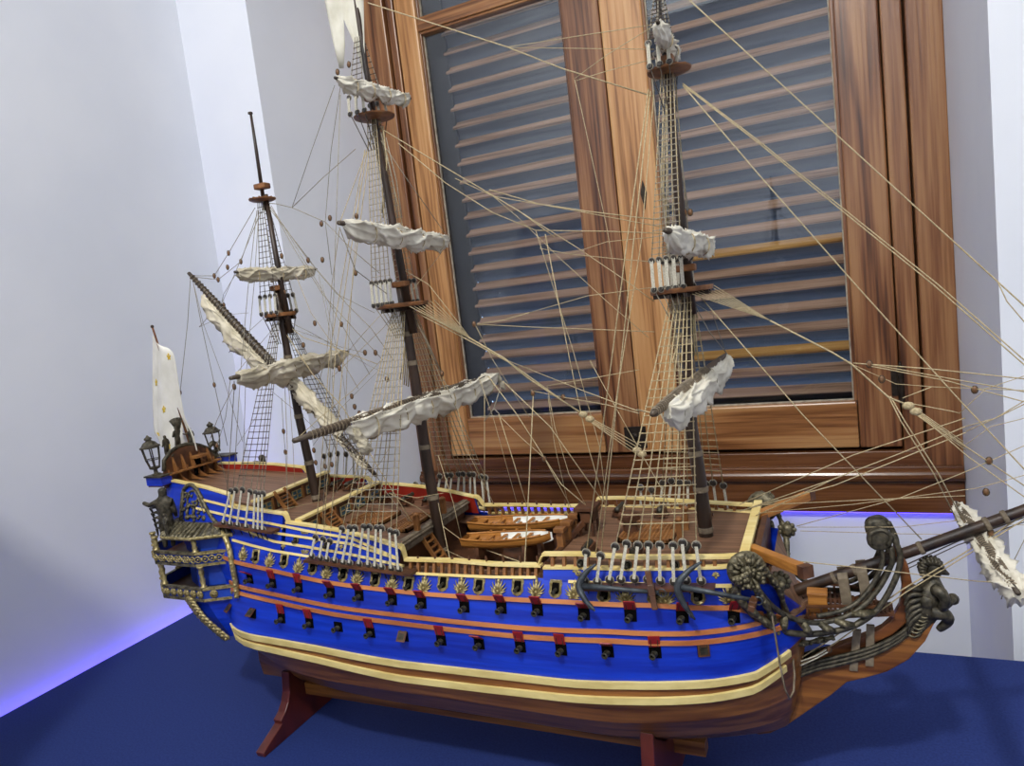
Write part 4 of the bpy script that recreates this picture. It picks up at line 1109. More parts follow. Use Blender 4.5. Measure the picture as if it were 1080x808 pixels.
# taffrail
tf = empty('taffrail', W(-1.2, 1, -.27)); tf.parent = ship; tf.location = WL[tf]-WL[ship]
XT = -1.192
sil = [PX(173,497,XT), PX(173,486,XT), PX(179,477,XT), PX(187,471.5,XT), PX(195,469,XT), PX(203,468.5,XT), PX(211,470,XT), PX(219,473,XT), PX(225,479,XT), PX(228,487,XT)]
by0, by1 = sil[0].y-.004, sil[-1].y+.004
poly = [Vector((XT, by0, EYE-.272))] + sil + [Vector((XT, by1, EYE-.272))]
build(MB().prism(poly, (.006,0,0)), 'back_panel', M['walnut'], tf)
m = MB().tube(sil, .0042, 6); build(m, 'top_moulding', M['bronzed'], tf, smooth=True)
def knee(y, h, l):
    z0 = EYE-.268; n = 8
    pr = [Vector((XT+.003, y, z0))] + [Vector((XT+.003+l*(1-math.sin(PI/2*k/n)), y, z0 + h*(1-math.cos(PI/2*k/n))**1.2)) for k in range(n+1)]
    build(MB().prism(pr, (0,.004,0)), 'knee', M['oak'], tf)
for k in range(6): knee(lerp(by0+.012, by1-.012, k/5), .030, .045)
for k in range(5):
    y = lerp(by0+.025, by1-.025, k/4); build(MB().prism([Vector((XT+.003,y,EYE-.244)),Vector((XT+.013,y,EYE-.244)),Vector((XT+.003,y,EYE-.215))], (0,.004,0)), 'bracket', M['oak'], tf)
build(MB().span((XT+.003, by0+.004, EYE-.2475), (XT+.017, by1-.004, EYE-.2445)), 'shelf', M['oak'], tf)
build(MB().span((XT-.004, .985, EYE-.229), (XT+.022, 1.015, EYE-.224)), 'staff_step', M['oak'], tf)
build(MB().span((XT+.004, .99, EYE-.265), (XT+.007, 1.01, EYE-.23)), 'niche', M['black'], tf)
for s in (1, -1):
    yc = 1 - s*(1-by0+.004)
    m = MB(); m.prism([Vector((XT-.030, yc-.011, EYE-.2545)), Vector((XT+.012, yc-.011, EYE-.2545)), Vector((XT+.012, yc+.013, EYE-.2545)), Vector((XT-.022, yc+.013, EYE-.2545))], (0,0,.016)); bx = build(m, 'lantern_box', M['blue'], tf)
    build(MB().span((XT-.033, yc-.013, EYE-.2465), (XT+.014, yc+.015, EYE-.2435)), 'ledge', M['bronzed'], bx); build(MB().span((XT-.028, yc-.010, EYE-.2655), (XT+.010, yc+.011, EYE-.2625)), 'ledge', M['walnut'], bx)
def lantern(base, h, lean=0):
    L = empty('stern_lantern', base); L.parent = ship; L.location = base-WL[ship]
    k = h; ax = Vector((lean, 0, 1)).normalized()
    build(MB().lathe(base, ax, [(0,.10*k),(.04*k,.10*k),(.06*k,.05*k),(.14*k,.045*k),(.17*k,.12*k),(.20*k,.13*k),(.21*k,.11*k)], 12), 'lantern_base', M['bronzed'], L, smooth=False)
    cg = MB(); n = 6
    def ringp(hh, r): return [base+ax*hh*k+Vector((math.cos(2*PI*i/n+.3), math.sin(2*PI*i/n+.3), 0))*r*k for i in range(n)]
    a, b_, c = ringp(.20, .115), ringp(.40, .17), ringp(.70, .21)
    for i in range(n):
        cg.tube([a[i], b_[i], c[i]], .016*k, 5); cg.tube([b_[i], b_[(i+1) % n]], .012*k, 5); cg.tube([c[i], c[(i+1) % n]], .02*k, 5); cg.tube([a[i], a[(i+1) % n]], .016*k, 5)
    build(cg, 'lantern_cage', M['bronzed'], L)
    build(MB().lathe(base, ax, [(.69*k,.235*k),(.72*k,.235*k),(.75*k,.19*k),(.82*k,.14*k),(.86*k,.07*k),(.875*k,.06*k),(.89*k,.09*k),(.93*k,.085*k),(.96*k,.04*k),(1.0*k,.015*k)], 12), 'lantern_roof', M['bronzed'], L)
    build(MB().lathe(base, ax, [(.2*k,.03*k),(.4*k,.03*k),(.42*k,.012*k)], 8), 'candle', M['bronzed'], L)
lb = PX(164, 496, XT-.012); lantern(Vector((lb.x, by0-.004, EYE-.244)), .080, -.10)
lantern(Vector((XT-.004, by1+.004, EYE-.244)), .078, -.08)
for (px, py, bp, h, arms) in ((177,480,0,.044,'down'),(189,473,0,.050,'fold'),(203,471,0,.044,'out')):
    p = PX(px, py, XT-.002); figure('statue', p + Vector((0,0,-.004)), h, tf, M['bronzed'], arms=arms, turn=-PI/2)
m = MB(); p = PX(188.5, 456, XT-.006)
for k in range(7):
    an = (k-3)*.16; m.tube([p, p+Vector((-.003, math.sin(an)*.030, .030*math.cos(an)))], [.0014,.0022], 5)
build(m, 'carved_crest', M['bronzed'], tf, smooth=True)
for s in (1, -1):  # dolphins at the taffrail ends
    p = Vector((XT-.002, 1+s*.040, EYE-.222)); m = MB().tube(smooth_pts([p, p+Vector((0,s*.008,.010)), p+Vector((0,s*.016,.008)), p+Vector((0,s*.022,-.002)), p+Vector((0,s*.028,-.010))], 4), [.002,.003,.004,.0045,.005,.0055,.006,.006,.0055,.005,.0045,.004,.0035,.003,.0025,.002,.0015], 8)
    m.tube([p, p+Vector((0,-s*.006,.004))], [.002,.0045], 6); build(m, 'dolphin', M['bronzed'], tf, smooth=True)
# flagstaff and ensign
fs = mast(ship, 'flagstaff', [(209,495),(185,420),(161,346)], [.0032,.0026,.0019], m=M['top'])
build(MB().ball(P(160.5,344.5), .0035, 8), 'truck', M['mast'], fs, smooth=True)
def flagmesh():
    mb = MB(); rows = []; NV, NU = 34, 22
    Lp = smooth_pts([P(161,354,1.006), P(160.5,372,1.012), P(159.5,410,1.02), P(160,452,1.02), P(164,464,1.012), P(166,472,1.01)], 7)
    Rp = smooth_pts([P(170,366,.998), P(181,373,.985), P(187,408,.985), P(193,440,.99), P(202,458,.992), P(208,476,.998)], 7)
    n = len(Lp)
    for i in range(n):
        r = []
        for j in range(NU+1):
            t = j/NU; p = Lp[i].lerp(Rp[i], t); s = i/(n-1)
            p = p + Vector((0, math.sin(t*7.5+s*1.8)*.0085*(.35+.65*s), 0)); r.append(p)
        rows.append(r)
    mb.grid(rows, 0)
    for (s, t, k) in ((.24,.86,1),(.38,.18,1.1),(.52,.55,1.1),(.69,.13,1),(.66,.80,.9),(.93,.45,1.2),(.985,.25,.9)):
        i = min(int(s*(n-1)), n-2); j = min(int(t*NU), NU-1); c = rows[i][j] + Vector((0,-.0016,0)); e1 = (rows[i][j+1]-rows[i][j]).normalized(); e2 = (rows[i][j]-rows[i+1][j]).normalized()
        for q in ((0,1.0,.38),(-.75,.35,.36),(.75,.35,.36),(-.45,-.75,.32),(.45,-.75,.32),(0,-.1,.5)):
            pc_ = c + (e1*q[0]+e2*q[1])*.0052*k; r_ = .0052*k*q[2]
            mb.add([pc_+e1*r_, pc_+e2*r_*1.4, pc_-e1*r_, pc_-e2*r_*1.4], [(0,1,2,3)], 1)
    return mb
o = build(flagmesh(), 'ensign', [M['flag'], M['yellow']], ship, smooth=True, fixn=False)
so = o.modifiers.new('cloth', 'SOLIDIFY'); so.thickness = .0006; o['label'] = 'white ensign with yellow lilies hanging from the flagstaff'
# swallow-tailed pennant at the main truck
mb = MB(); top0, top1 = P(340,-40), P(384,-40)
def pen(t, s):
    # t across, s down; two tails
    l = P(lerp(340, 344, min(1, s*1.4)), lerp(-40, 0, min(1, s*3))); return l
rows = []
for (yl, xl, yr, xr, ym, xm) in ((-45,338,-45,384,-45,361),(-20,340,-20,384,-20,361),(0,342.5,0,383.5,0,362),(22,347,20,384,20.5,362.5)):
    rows.append([P(lerp(xl, xm, k/6), lerp(yl, ym, k/6), 1-.004*math.sin(k*1.1+yl*.06)) for k in range(7)] + [P(lerp(xm, xr, k/6), lerp(ym, yr, k/6), 1+.004*math.sin(k*1.2+yr*.06)) for k in range(1, 7)])
mb.grid(rows); last = rows[-1]
lt = [last]; 
L1 = [P(lerp(352,364,k/6), 47+.5*k*0, 1.002) for k in range(7)]; L2 = [P(lerp(358,362.5,k/6), 72, 1.003) for k in range(7)]
mb.grid([last[:7], L1, L2]); 
R1 = [P(lerp(374,384.5,k/6), 47, .998) for k in range(7)]; R2 = [P(lerp(383.5,385.5,k/6), 77, .998) for k in range(7)]
mb.grid([last[6:], R1, R2])
o = build(mb, 'pennant', M['penn'], ship, smooth=True, fixn=False, weld=True); so = o.modifiers.new('cloth', 'SOLIDIFY'); so.thickness = .0006; o['label'] = 'plain off-white swallow-tailed pennant'
# ================================================================== BOW
knee_px = [(790,766),(800,771),(813,769.5),(831,761),(851,747),(876,730),(893,716),(914,711),(935,705),(958,692),(975,673),(984,655),(986,635),(978,632),(974,650),(962,664),(943,677),(915,686),(880,695),(848,705),(828,712),(812,722)]
build(MB().prism([P(*q) for q in knee_px], (0,.020,0)), 'cutwater', M['bottom'], hull, bevel=.002)
up_px = [(822,706),(850,697),(880,680),(913,668),(930,660),(941,650),(948,637),(951,618),(948,598),(941,580),(943,573),(951,580),(958,597),(962,615),(963,637),(955,655),(941,667),(922,676),(890,688),(858,702),(830,716)]
build(MB().prism([P(*q) for q in up_px], (0,.014,0)), 'head_knee', M['stem'], hull, bevel=.0015)
head = empty('beakhead', P(860, 650)); head.parent = ship; head.location = WL[head]-WL[ship]
def carved(px, r0, r1, name, m=None, y=None, parent=head, far=True, flat=1.0, n=8):
    pts = [P(q[0], q[1], q[2]) for q in px]; pts = smooth_pts(pts, 6); k = len(pts)
    for f in ((0, 1) if far else (0,)):
        q = [mir(p) for p in pts] if f else pts
        build(MB().tube(q, [lerp(r0, r1, i/(k-1)) for i in range(k)], n), name, m or M['bronzed'], parent, smooth=True)
    return pts
for dy, dx in ((0,0),(4.5,-1.5),(-4.5,1.5)):      # three-stranded trailboard on the cutwater
    carved([(838+dx,711+dy,.982),(862+dx,702+dy,.984),(892+dx,695+dy,.985),(922+dx,686+dy,.986),(946+dx,674+dy,.987),(963+dx,660+dy,.988),(972+dx,646+dy,.988)], .0030, .0024, 'trailboard')
rails = [
 carved([(772,622,.876),(786,640,.888),(802,655,.905),(822,665,.925),(850,669,.940),(880,666,.952),(905,658,.962),(925,643,.968),(939,622,.972),(948,600,.975),(949,583,.976),(940,563,.977)], .0048, .0036, 'head_rail'),
 carved([(800,622,.878),(815,640,.900),(835,652,.925),(860,657,.942),(884,653,.954),(905,643,.963),(922,627,.970),(934,609,.974),(941,592,.976),(940,577,.977)], .0038, .0034, 'head_rail'),
 carved([(862,650,.944),(885,645,.955),(903,636,.963),(918,620,.970),(927,604,.974),(931,590,.976),(929,577,.977)], .0032, .0032, 'head_rail'),
]
pv = P(927, 569, .977)
for s in (0, 1):
    p = mir(pv) if s else pv; yy = 1 if s else -1
    m = MB().lathe(p, (0, yy, 0), [(-.010,.011),(-.008,.0145),(.002,.0148),(.006,.012),(.0045,.009),(.008,.004)], 16)
    m.tube(smooth_pts([p+Vector((.010,yy*.004,-.006)), p+Vector((.014,yy*.004,.006)), p+Vector((.004,yy*.004,.014)), p+Vector((-.010,yy*.004,.008)), p+Vector((-.010,yy*.004,-.006))], 4), .0032, 6); build(m, 'rail_volute', M['bronzed'], head, smooth=True)
# upright head timbers between the rails
for t in (.30, .38, .46, .54, .63):
    a = rails[0][int(t*(len(rails[0])-1))]; b_ = rails[1][int((t-.10)*(len(rails[1])-1))]
    for f in (0, 1):
        A_, B_ = (mir(a), mir(b_)) if f else (a, b_)
        m = MB().tube([A_, A_.lerp(B_, .5)+Vector((0, (.004 if f else -.004), 0)), B_], [.0042,.0055,.0042], 8); m.ball(A_.lerp(B_, .5)+Vector((0, .006 if f else -.006, 0)), .0045, 8); build(m, 'head_timber', M['bronze'], head, smooth=True)
# carved roundel with two hanging straps on each bow
for s in (0, 1):
    c = P(788, 602, .868); n = Vector((.35, -1, .05)).normalized()
    if s: c = mir(c); n = Vector((n.x, -n.y, n.z))
    m = MB().lathe(c-n*.010, n, [(0,.021),(.006,.0245),(.010,.0245),(.014,.019),(.012,.014),(.017,.009),(.018,.002)], 20)
    u = n.orthogonal().normalized(); w = n.cross(u); R_ = random.Random(5)
    for k in range(14):
        an = 2*PI*k/14; v = u*math.cos(an)+w*math.sin(an); m.tube([c+v*.008+n*.005, c+v*.016+n*.009, c+v*.0235+n*.004], [.002,.0032,.0015], 6)
    for k in range(30):
        an = R_.uniform(0, 2*PI); v = u*math.cos(an)+w*math.sin(an); m.ball(c+v*R_.uniform(.002, .021)+n*.011, R_.uniform(.0022, .0040), 6)
    build(m, 'carved_roundel', M['bronze'], head, smooth=True)
def strapc(px, r, name):
    pts = smooth_pts([P(*q) for q in px], 5)
    for f in (0, 1):
        q = [mir(p) for p in pts] if f else pts; m = MB(); sg = 1 if f else -1
        m.tube(q, [r*(.85+.2*math.sin(i*1.3)) for i in range(len(q))], 6)
        for i in range(1, len(q), 2): m.ball(q[i]+Vector((.001, sg*.003, 0)), r*.62, 6)
        build(m, name, M['bronze'], head, smooth=True)
strapc([(776,618,.870),(781,632,.872),(792,644,.882),(806,655,.900),(822,668,.925)], .0058, 'carved_strap')
strapc([(797,620,.872),(806,634,.885),(813,648,.905),(818,660,.925),(821,676,.945)], .0055, 'carved_strap')
strapc([(806,600,.880),(815,612,.890),(822,622,.905),(827,640,.930),(832,656,.950)], .0050, 'carved_strap')
strapc([(812,672,.930),(825,678,.945),(843,679,.955),(862,676,.963),(880,672,.968)], .0045, 'carved_strap')
strapc([(818,690,.950),(826,684,.955),(836,690,.962)], .0050, 'carved_scroll')
# lion mask on the bow
m = MB(); p = P(823, 612, .905)
m.ball(p, .009, 10, (1,.8,1.1)); m.ball(p+Vector((.002,-.006,-.003)), .005, 8); [m.ball(p+Vector((math.cos(k*.7)*.010,-.002,math.sin(k*.7)*.010)), .0042, 6) for k in range(9)]
build(m, 'carved_mask', M['bronze'], head, smooth=True); m2 = MB(); m2.v = [mir(v) for v in m.v]; m2.f = m.f; m2.m = m.m; build(m2, 'carved_mask', M['bronze'], head, smooth=True)
# beak grating and fan of boards behind it
zb = -.460
def beak(x): return lerp(.062, .016, max(0, min(1, (x+.09)/.15)))
m = MB()
for k in range(19):
    x = lerp(-.045, .058, k/18); w = beak(x); m.span(W(x-.0016, 1-w, zb-.002), W(x+.0016, 1+w, zb+.002))
for yy in (-.9, -.45, 0, .45, .9): m.bar(W(-.05, 1+yy*beak(-.05), zb-.001), W(.060, 1+yy*beak(.06), zb-.001), .004, .004)
build(m, 'beak_grating', M['walnut'], head)
m = MB()
for k in range(9):
    an = lerp(-1.15, 1.15, k/8); a = W(-.098, 1+math.sin(an)*.030, -.418); b_ = W(-.050+.006*math.cos(an), 1+math.sin(an)*.066, zb-.006); m.bar(a, b_, .0125, .003)
build(m, 'beak_floor', M['deck'], head)
m = MB().span(W(-.044, .968, -.464), W(-.020, .988, -.434)); m.span(W(-.045, .967, -.435), W(-.019, .989, -.431)); build(m, 'seat_box', M['boat'], head, bevel=.001)
for yy in (.958, 1.042):
    m = MB()
    for k in range(6): m.bar(W(-.045+k*.017, yy+.003*k*(1 if yy < 1 else -1), zb), W(-.045+k*.017, yy+.003*k*(1 if yy < 1 else -1), zb+.014), .003, .003)
    m.bar(W(-.047, yy, zb+.014), W(.042, yy+.015*(1 if yy < 1 else -1), zb+.014), .004, .003); build(m, 'beak_rail', M['walnut'], head)
# catheads
ca0, ca1 = P(801, 583, .915), P(851, 603, .845)
for f in (0, 1):
    a, b_ = (mir(ca0), mir(ca1)) if f else (ca0, ca1)
    d = (b_-a).normalized(); o = build(MB().bar(a-d*.02, b_, .013, .013), 'cathead', M['boat'], ship, bevel=.001); build(MB().bar(b_-d*.008, b_+d*.003, .0145, .0145), 'cathead_cap', M['walnut'], o)
# bowsprit
bs = mast(ship, 'bowsprit', [(812,634),(845,621),(900,602),(965,580),(1030,556.5),(1080,538),(1180,500),(1192,495.5)], [.0080,.0080,.0078,.0074,.0070,.0066,.006,.006])
for q in ((880,609.5),(902,601.5),(971,578),(1041,552.5),(1060,545.5)):
    p = P(*q); d = (P(1030,556.5)-P(900,602)).normalized(); build(MB().lathe(p-d*.003, d, [(0,.0078),(.001,.0087),(.005,.0087),(.006,.0078)], 14), 'bowsprit_band', M['strap'], bs)
for q0, q1 in (((888,604),(895,648)), ((908,597),(915,636))):
    for f in (0, 1):
        pts = [P(q0[0], q0[1], .990), P(q0[0]+1, q0[1]+6, .987), P(q1[0], q1[1], .985)]
        if f: pts = [mir(p) for p in pts]
        build(MB().ribbon(pts, Vector((.0125,0,.002)), .0022, Vector((0, 1 if f else -1, 0))), 'gammon_strap', M['strap'], bs)
for q0, q1 in (((904,664),(900,707)), ((918,659),(917,702))):
    m = MB()
    for yy, ny in ((.9885, -1), (1.0115, 1)):
        pts = [P(q0[0], q0[1], yy), P(q1[0], q1[1], yy)]; m.ribbon(pts, Vector((.010,0,0)), .002, Vector((0, ny, 0)))
    build(m, 'gammon_strap', M['strap'], hull)
sm_ = empty('sprit_topmast', P(1180,500)); sm_.parent = ship; sm_.location = WL[sm_]-WL[ship]
mast(sm_, 'lower_mast', [(1180,500),(1192,420),(1204,330)], [.0055,.0048,.003])
top(sm_, 1181, 489, .022)
# figurehead: crouching winged figure with a scaly tail
fg = empty('figurehead', P(975, 665)); fg.parent = ship; fg.location = WL[fg]-WL[ship]
m = MB()
body = smooth_pts([P(942,683), P(950,679), P(959,672), P(967,664), P(973,653), P(977,642), P(980,630), P(983,620), P(984.5,612), P(985,606)], 5)
n = len(body); rad = [interp([(0,.003),(.15,.006),(.3,.009),(.45,.0135),(.55,.0165),(.66,.0185),(.76,.0175),(.86,.0105),(.93,.007),(1,.007)], i/(n-1)) for i in range(n)]
m.tube(body, rad, 16)
m.ball(P(985,600), .0105, 14, (1,.9,1.15)); m.tube([P(989,601), P(995,603), P(1001,606)], [.007,.005,.0015], 8)
m.tube([P(940,684), P(936,679), P(940,674)], [.003,.005,.001], 8); m.tube([P(942,683), P(940,690), P(946,693)], [.003,.005,.001], 8)
for s_ in (-1, 1):
    m.tube(smooth_pts([P(984,620,1+s_*.013), P(993,626,1+s_*.022), P(997,635,1+s_*.024), P(994,641,1+s_*.018), P(1001,636,1+s_*.012), P(1006,631,1+s_*.006)], 4), [.005,.0075,.008,.0078,.0075,.0070,.0068,.0065,.0062,.0060,.0058,.0056,.0054,.0052,.005,.0048,.0046,.0045,.0043,.004,.0035], 10)
    m.ball(P(978,634,1+s_*.010), .011, 10); m.tube(smooth_pts([P(984,646,1+s_*.012), P(996,648,1+s_*.014), P(1000,655,1+s_*.010), P(990,664,1+s_*.006)], 4), [.010,.0095,.009,.0088,.0085,.008,.0075,.007,.0065,.006,.0055,.005,.004], 10)
build(m, 'figure', M['bronzed'], fg, smooth=True)
m = MB(); c = P(984, 600)
for k in range(11):
    an = lerp(.5, 3.9, k/10); d = Vector((math.cos(an), 0, math.sin(an)))
    for yy in (-.006, 0, .006): m.tube([c+d*.009+Vector((0,yy,0)), c+d*.0155+Vector((-.002,yy*1.3,0))], [.0035,.0018], 6)
build(m, 'hair', M['bronzed'], fg, smooth=True)
for s in (-1, 1):
    m = MB()
    for k in range(6):
        a = P(972, 622+k*5, 1+s*.012); m.tube(smooth_pts([a, a+Vector((-.014,s*.004,.002-.003*k)), a+Vector((-.022+.001*k,s*.004,-.012-.003*k))], 4), [.0036]*4+[.003,.0026,.0022,.0018,.001], 6)
    build(m, 'wing', M['bronzed'], fg, smooth=True)
    m = MB()
    for k in range(8):
        t = k/7; c = P(lerp(978, 962, t), lerp(640, 668, t), 1+s*.010); m.tube(smooth_pts([c+Vector((.012,0,.004)), c+Vector((.002,s*.005,-.003)), c+Vector((-.010,0,.002))], 3), .0016, 5)
    build(m, 'tail_scales', M['bronze'], fg, smooth=True)
m = MB().ball(P(1005,632), .0075, 10); build(m, 'shell', M['bronzed'], fg, smooth=True)
# ================================================================== BOATS, ANCHORS, STAND
def rowboat(name_, stern_p, bow_p, w, h, label):
    L_ = (bow_p-stern_p).length; d = (bow_p-stern_p).normalized(); sd = Vector((-d.y, d.x, 0)).normalized(); up = d.cross(sd)
    if up.z < 0: up = -up; sd = -sd
    B = empty('rowing_boat', stern_p.lerp(bow_p, .5) - up*h); tag(B, label, 'boat', None)
    def pt(s, v, k=1.0):     # s along 0..1, v -1..1 round the section
        f = (1-((s-.42)/.58)**2.6)**.6 if s > .42 else .62+.38*math.sin(PI/2*(s/.42))
        bb = w/2*f*k; a = v*PI/2; sheer = .18*h*((s-.45)/.55)**2
        keel = -h*(1-.35*max(0, (s-.7)/.3)**2) * (k if k < 1 else 1)
        return stern_p + d*(s*L_) + sd*math.copysign(abs(math.sin(a))**.75*bb, v) + up*(keel*math.cos(a)**.8 + sheer*1)
    NS_, NV_ = 26, 14; S_ = [i/NS_*.996 for i in range(NS_+1)]; V_ = [-1+2*j/NV_ for j in range(NV_+1)]
    outer = [[pt(s, v_) for v_ in V_] for s in S_]
    hb_ = MB().grid(outer); hb_.add(outer[0], [list(range(NV_+1))]); build(hb_, 'boat_hull', M['boat'], B, smooth=True)
    inner = [[pt(lerp(.03, .955, i/NS_), v_, .86) for v_ in V_] for i in range(NS_+1)]
    ib = MB()
    for i in range(NS_): ib.grid([inner[i], inner[i+1]], 1 if i > 9 else 0)
    ib.add(inner[0], [list(range(NV_+1))], 0); build(ib, 'boat_lining', [M['boat'], M['ivory']], B, smooth=True, fixn=False)
    for v_ in (-1, 1):
        g = smooth_pts([pt(s, v_) + up*.0006 for s in S_[::3]], 3); build(MB().tube(g, .0019, 6), 'gunwale', M['boat'], B, smooth=True)
    for s in (.10, .30, .45, .60, .75):
        a, c = pt(s, -.8, .9), pt(s, .8, .9); z = up*(-(a-pt(s, -1)).dot(up)-.0028); a += z; c += z
        build(MB().bar(a, c, .0055 if s > .2 else .014, .0018), 'thwart', M['boat'], B)
        if s > .2:
            for v_ in (-1, 1): p = pt(s-.03, v_); build(MB().box(p+up*.0022, (.004,.003,.004)), 'rowlock', M['boat'], B)
    a = pt(0, -1)*.5+pt(0, 1)*.5; build(MB().bar(a-d*.004-up*h*.1, a-d*.004+up*.003-up*h*.0, .0025, w*.55, d), 'transom_cap', M['boat'], B) if False else None
    st2 = [pt(.996, 0)+d*.0012, stern_p+d*(L_*1.003)-up*h*.3, stern_p+d*(L_*1.006)+up*(.18*h)]
    build(MB().tube(smooth_pts([pt(.90, 0)-up*.0006]+st2, 4), .0016, 6), 'stem_post', M['ivory'], B)
    return B
b1 = rowboat('n', P(489,567.5,.945), P(581,563.5,.945), .042, .017, 'smaller wooden rowing boat nearest the viewer on the ship deck')
b2 = rowboat('f', P(497,550,1.018), P(602,547,1.018), .046, .017, 'larger wooden rowing boat farther back on the ship deck')
zb1 = P(489,567.5,.945).z; zb2 = P(497,550,1.018).z
for k, t in enumerate((.22, .75)):
    for (y0, za, q0, q1) in ((.945, zb1, P(489,567,.945), P(581,563,.945)), (1.018, zb2, P(497,550,1.018), P(602,547,1.018))):
        c = q0.lerp(q1, t); m = MB().prism([Vector((c.x, y0-.022, c.z-.010)), Vector((c.x, y0-.010, c.z-.0182)), Vector((c.x, y0+.010, c.z-.0182)), Vector((c.x, y0+.022, c.z-.010)), Vector((c.x, y0+.024, c.z-.024)), Vector((c.x, y0-.024, c.z-.024))], (.006,0,0)); build(m, 'boat_chock', M['walnut'], ship)
        build(MB().span((c.x-.003, y0-.022, EYE-.42), (c.x+.003, y0+.022, c.z-.024)), 'skid_beam', M['walnut'], ship)
def anchor(cr, end, up_tip, low_tip, stock0, stock1, label):
    A = empty('anchor', cr); tag(A, label, 'anchor'); d = (end-cr).normalized()
    build(MB().tube([cr, cr.lerp(end, .5), end], [.0042,.0034,.0027], 8), 'shank', M['anchor'], A, smooth=True)
    arc = smooth_pts([up_tip, cr.lerp(up_tip, .55)-d*.006, cr-d*.004, cr.lerp(low_tip, .55)-d*.006, low_tip], 6); n = len(arc)
    build(MB().tube(arc, [.0008+.0040*math.sin(PI*min(max(i/(n-1), .02), .98))**.8 for i in range(n)], 8), 'arms', M['anchor'], A, smooth=True)
    for tip, ctr in ((up_tip, arc[3]), (low_tip, arc[-4])):
        t = (tip-ctr).normalized(); s = t.cross(Vector((0,-1,0))).normalized(); b_ = tip - t*.010
        build(MB().prism([tip, b_+Vector((0,-.006,0))+t*.002, b_-t*.006, b_+Vector((0,.006,0))+t*.002], s*.0016), 'fluke', M['anchor'], A)
    build(MB().bar(stock0, stock1, .0075, .0075, d).bar(stock0.lerp(stock1, .35), stock0.lerp(stock1, .65), .009, .009, d), 'stock', M['walnut'], A, bevel=.001)
    ring = [end + d*.005 + Vector((math.cos(t)*.005, 0, math.sin(t)*.005)) for t in [2*PI*i/14 for i in range(15)]]
    build(MB().tube(ring, .0009, 5), 'ring', M['anchor'], A)
    return A
def OH(px, py, off): return H(px, py, off)
anchor(OH(614,618,.032), OH(694,625,.026), OH(628.5,595,.034), OH(627.5,644.5,.030), OH(683,602,.030), OH(691,643,.026), 'iron anchor lashed below the foremast channel, the one nearer the stern')
e0 = OH(795,633,.040)
anchor(OH(718,619,.038), e0, OH(740,592.5,.036), OH(733,653.5,.030), e0+Vector((.0,-.034,.004)), e0+Vector((.0,.006,-.001)), 'iron anchor nearest the bow with its stock under the carved roundel')
def hull_under(X, y):        # height of the hull skin above a point at half breadth y
    best = None
    for i in range(8):
        b0, b1 = bl(LEV[i], X), bl(LEV[i+1], X)
        if b0 <= y <= b1: return lerp(zl(i, X), zl(i+1, X), (y-b0)/max(1e-6, b1-b0))
    return zl(0, X) if y < bl(LEV[0], X) else zl(4, X)
std = empty('display_stand', W(-.6, 1, -.765)); tag(std, 'dark red mahogany stand with two shaped cradles under the ship', 'stand')
PA_ = [(.136,-.765),(.138,-.756),(.084,-.732),(.086,-.7245),(.072,-.716),(.060,-.702),(.053,-.685),(.048,-.668)]
PB_ = [(.137,-.765),(.139,-.755),(.137,-.72),(.133,-.68),(.128,-.645),(.122,-.61)]
for X, prof in ((-.992, PA_), (-.262, PB_)):
    tops = []; ytop = prof[-1][0]
    bmax = ytop
    P0 = [(y, z) for y, z in prof]
    zt = hull_under(X, ytop) - .0015; P0[-1] = (ytop, min(zt, prof[-1][1]+.02))
    for k in range(1, 9):
        y = ytop*(1-k/8); z = hull_under(X, y)-.0015; tops.append((y, max(z, -.688)))
    half = P0 + tops
    poly = [W(X, 1-y, z) for y, z in half] + [W(X, 1+y, z) for y, z in reversed(half[:-1])]
    cr = build(MB().prism(poly, (.019,0,0)), 'cradle_board', M['stand'], std, bevel=.0015)
build(MB().span(W(-.983, .988, -.713), W(-.272, 1.012, -.690)), 'spine_bar', M['bottom'], std)
build(MB().span(W(-.2525, .988, -.713), W(-.205, 1.012, -.690)), 'spine_end', M['bottom'], std)
# ================================================================== RIGGING
def R_(name, pts, r=.0009, m='rope', sag=0):
    w = [P(*q) for q in pts]
    if pts[-1][0] >= 1080 and name != 'knight_line':      # runs on to the sprit topmast beyond the frame
        d = w[-1]-w[-2]; t = (P(1181, 480).x - w[-1].x)/max(1e-4, d.x); w.append(w[-1]+d*t)
    return rope(w, r, M[m], name, ship, 5, sag)
N_, F_ = .83, 1.17
# main topgallant stay and its bridles
R_('stay', [(388,3),(535,49.6),(592,72),(690,102,1.0)], .0012)
R_('stay_bridle', [(534.6,49.6),(604,39),(688,26)], .0007); R_('stay_bridle', [(536,50),(604,51),(690,52)], .0006)
R_('stay_bridle', [(606,83),(640,58),(690,27)], .0007); R_('stay_bridle', [(608,85),(640,75),(690,62)], .0007); R_('stay_bridle', [(606,84),(613,115),(640,240),(655,330)], .0007)
# main topmast stays
R_('stay', [(396,132),(462,172),(548,223),(585,250)], .0011); R_('stay', [(420,151),(470,193),(519,224),(565,243)], .0010)
R_('stay', [(516,200),(568,215),(620,223),(696,232)], .0010); R_('stay', [(480,188),(520,207),(600,221),(696,239)], .0008)
R_('bowline', [(565,243),(640,244),(697,246)], .0009); R_('bowline', [(565,243),(575,275),(605,372),(632,470),(640,532)], .0007)
R_('bowline', [(548,223),(610,262),(660,296),(690,318)], .0008); R_('bowline', [(520,207),(545,228),(590,272),(640,318),(684,356)], .0006)
R_('bowline', [(569,262),(601,268),(660,274),(688,276)], .0007); R_('bowline', [(601,268),(640,255),(690,250)], .0006)
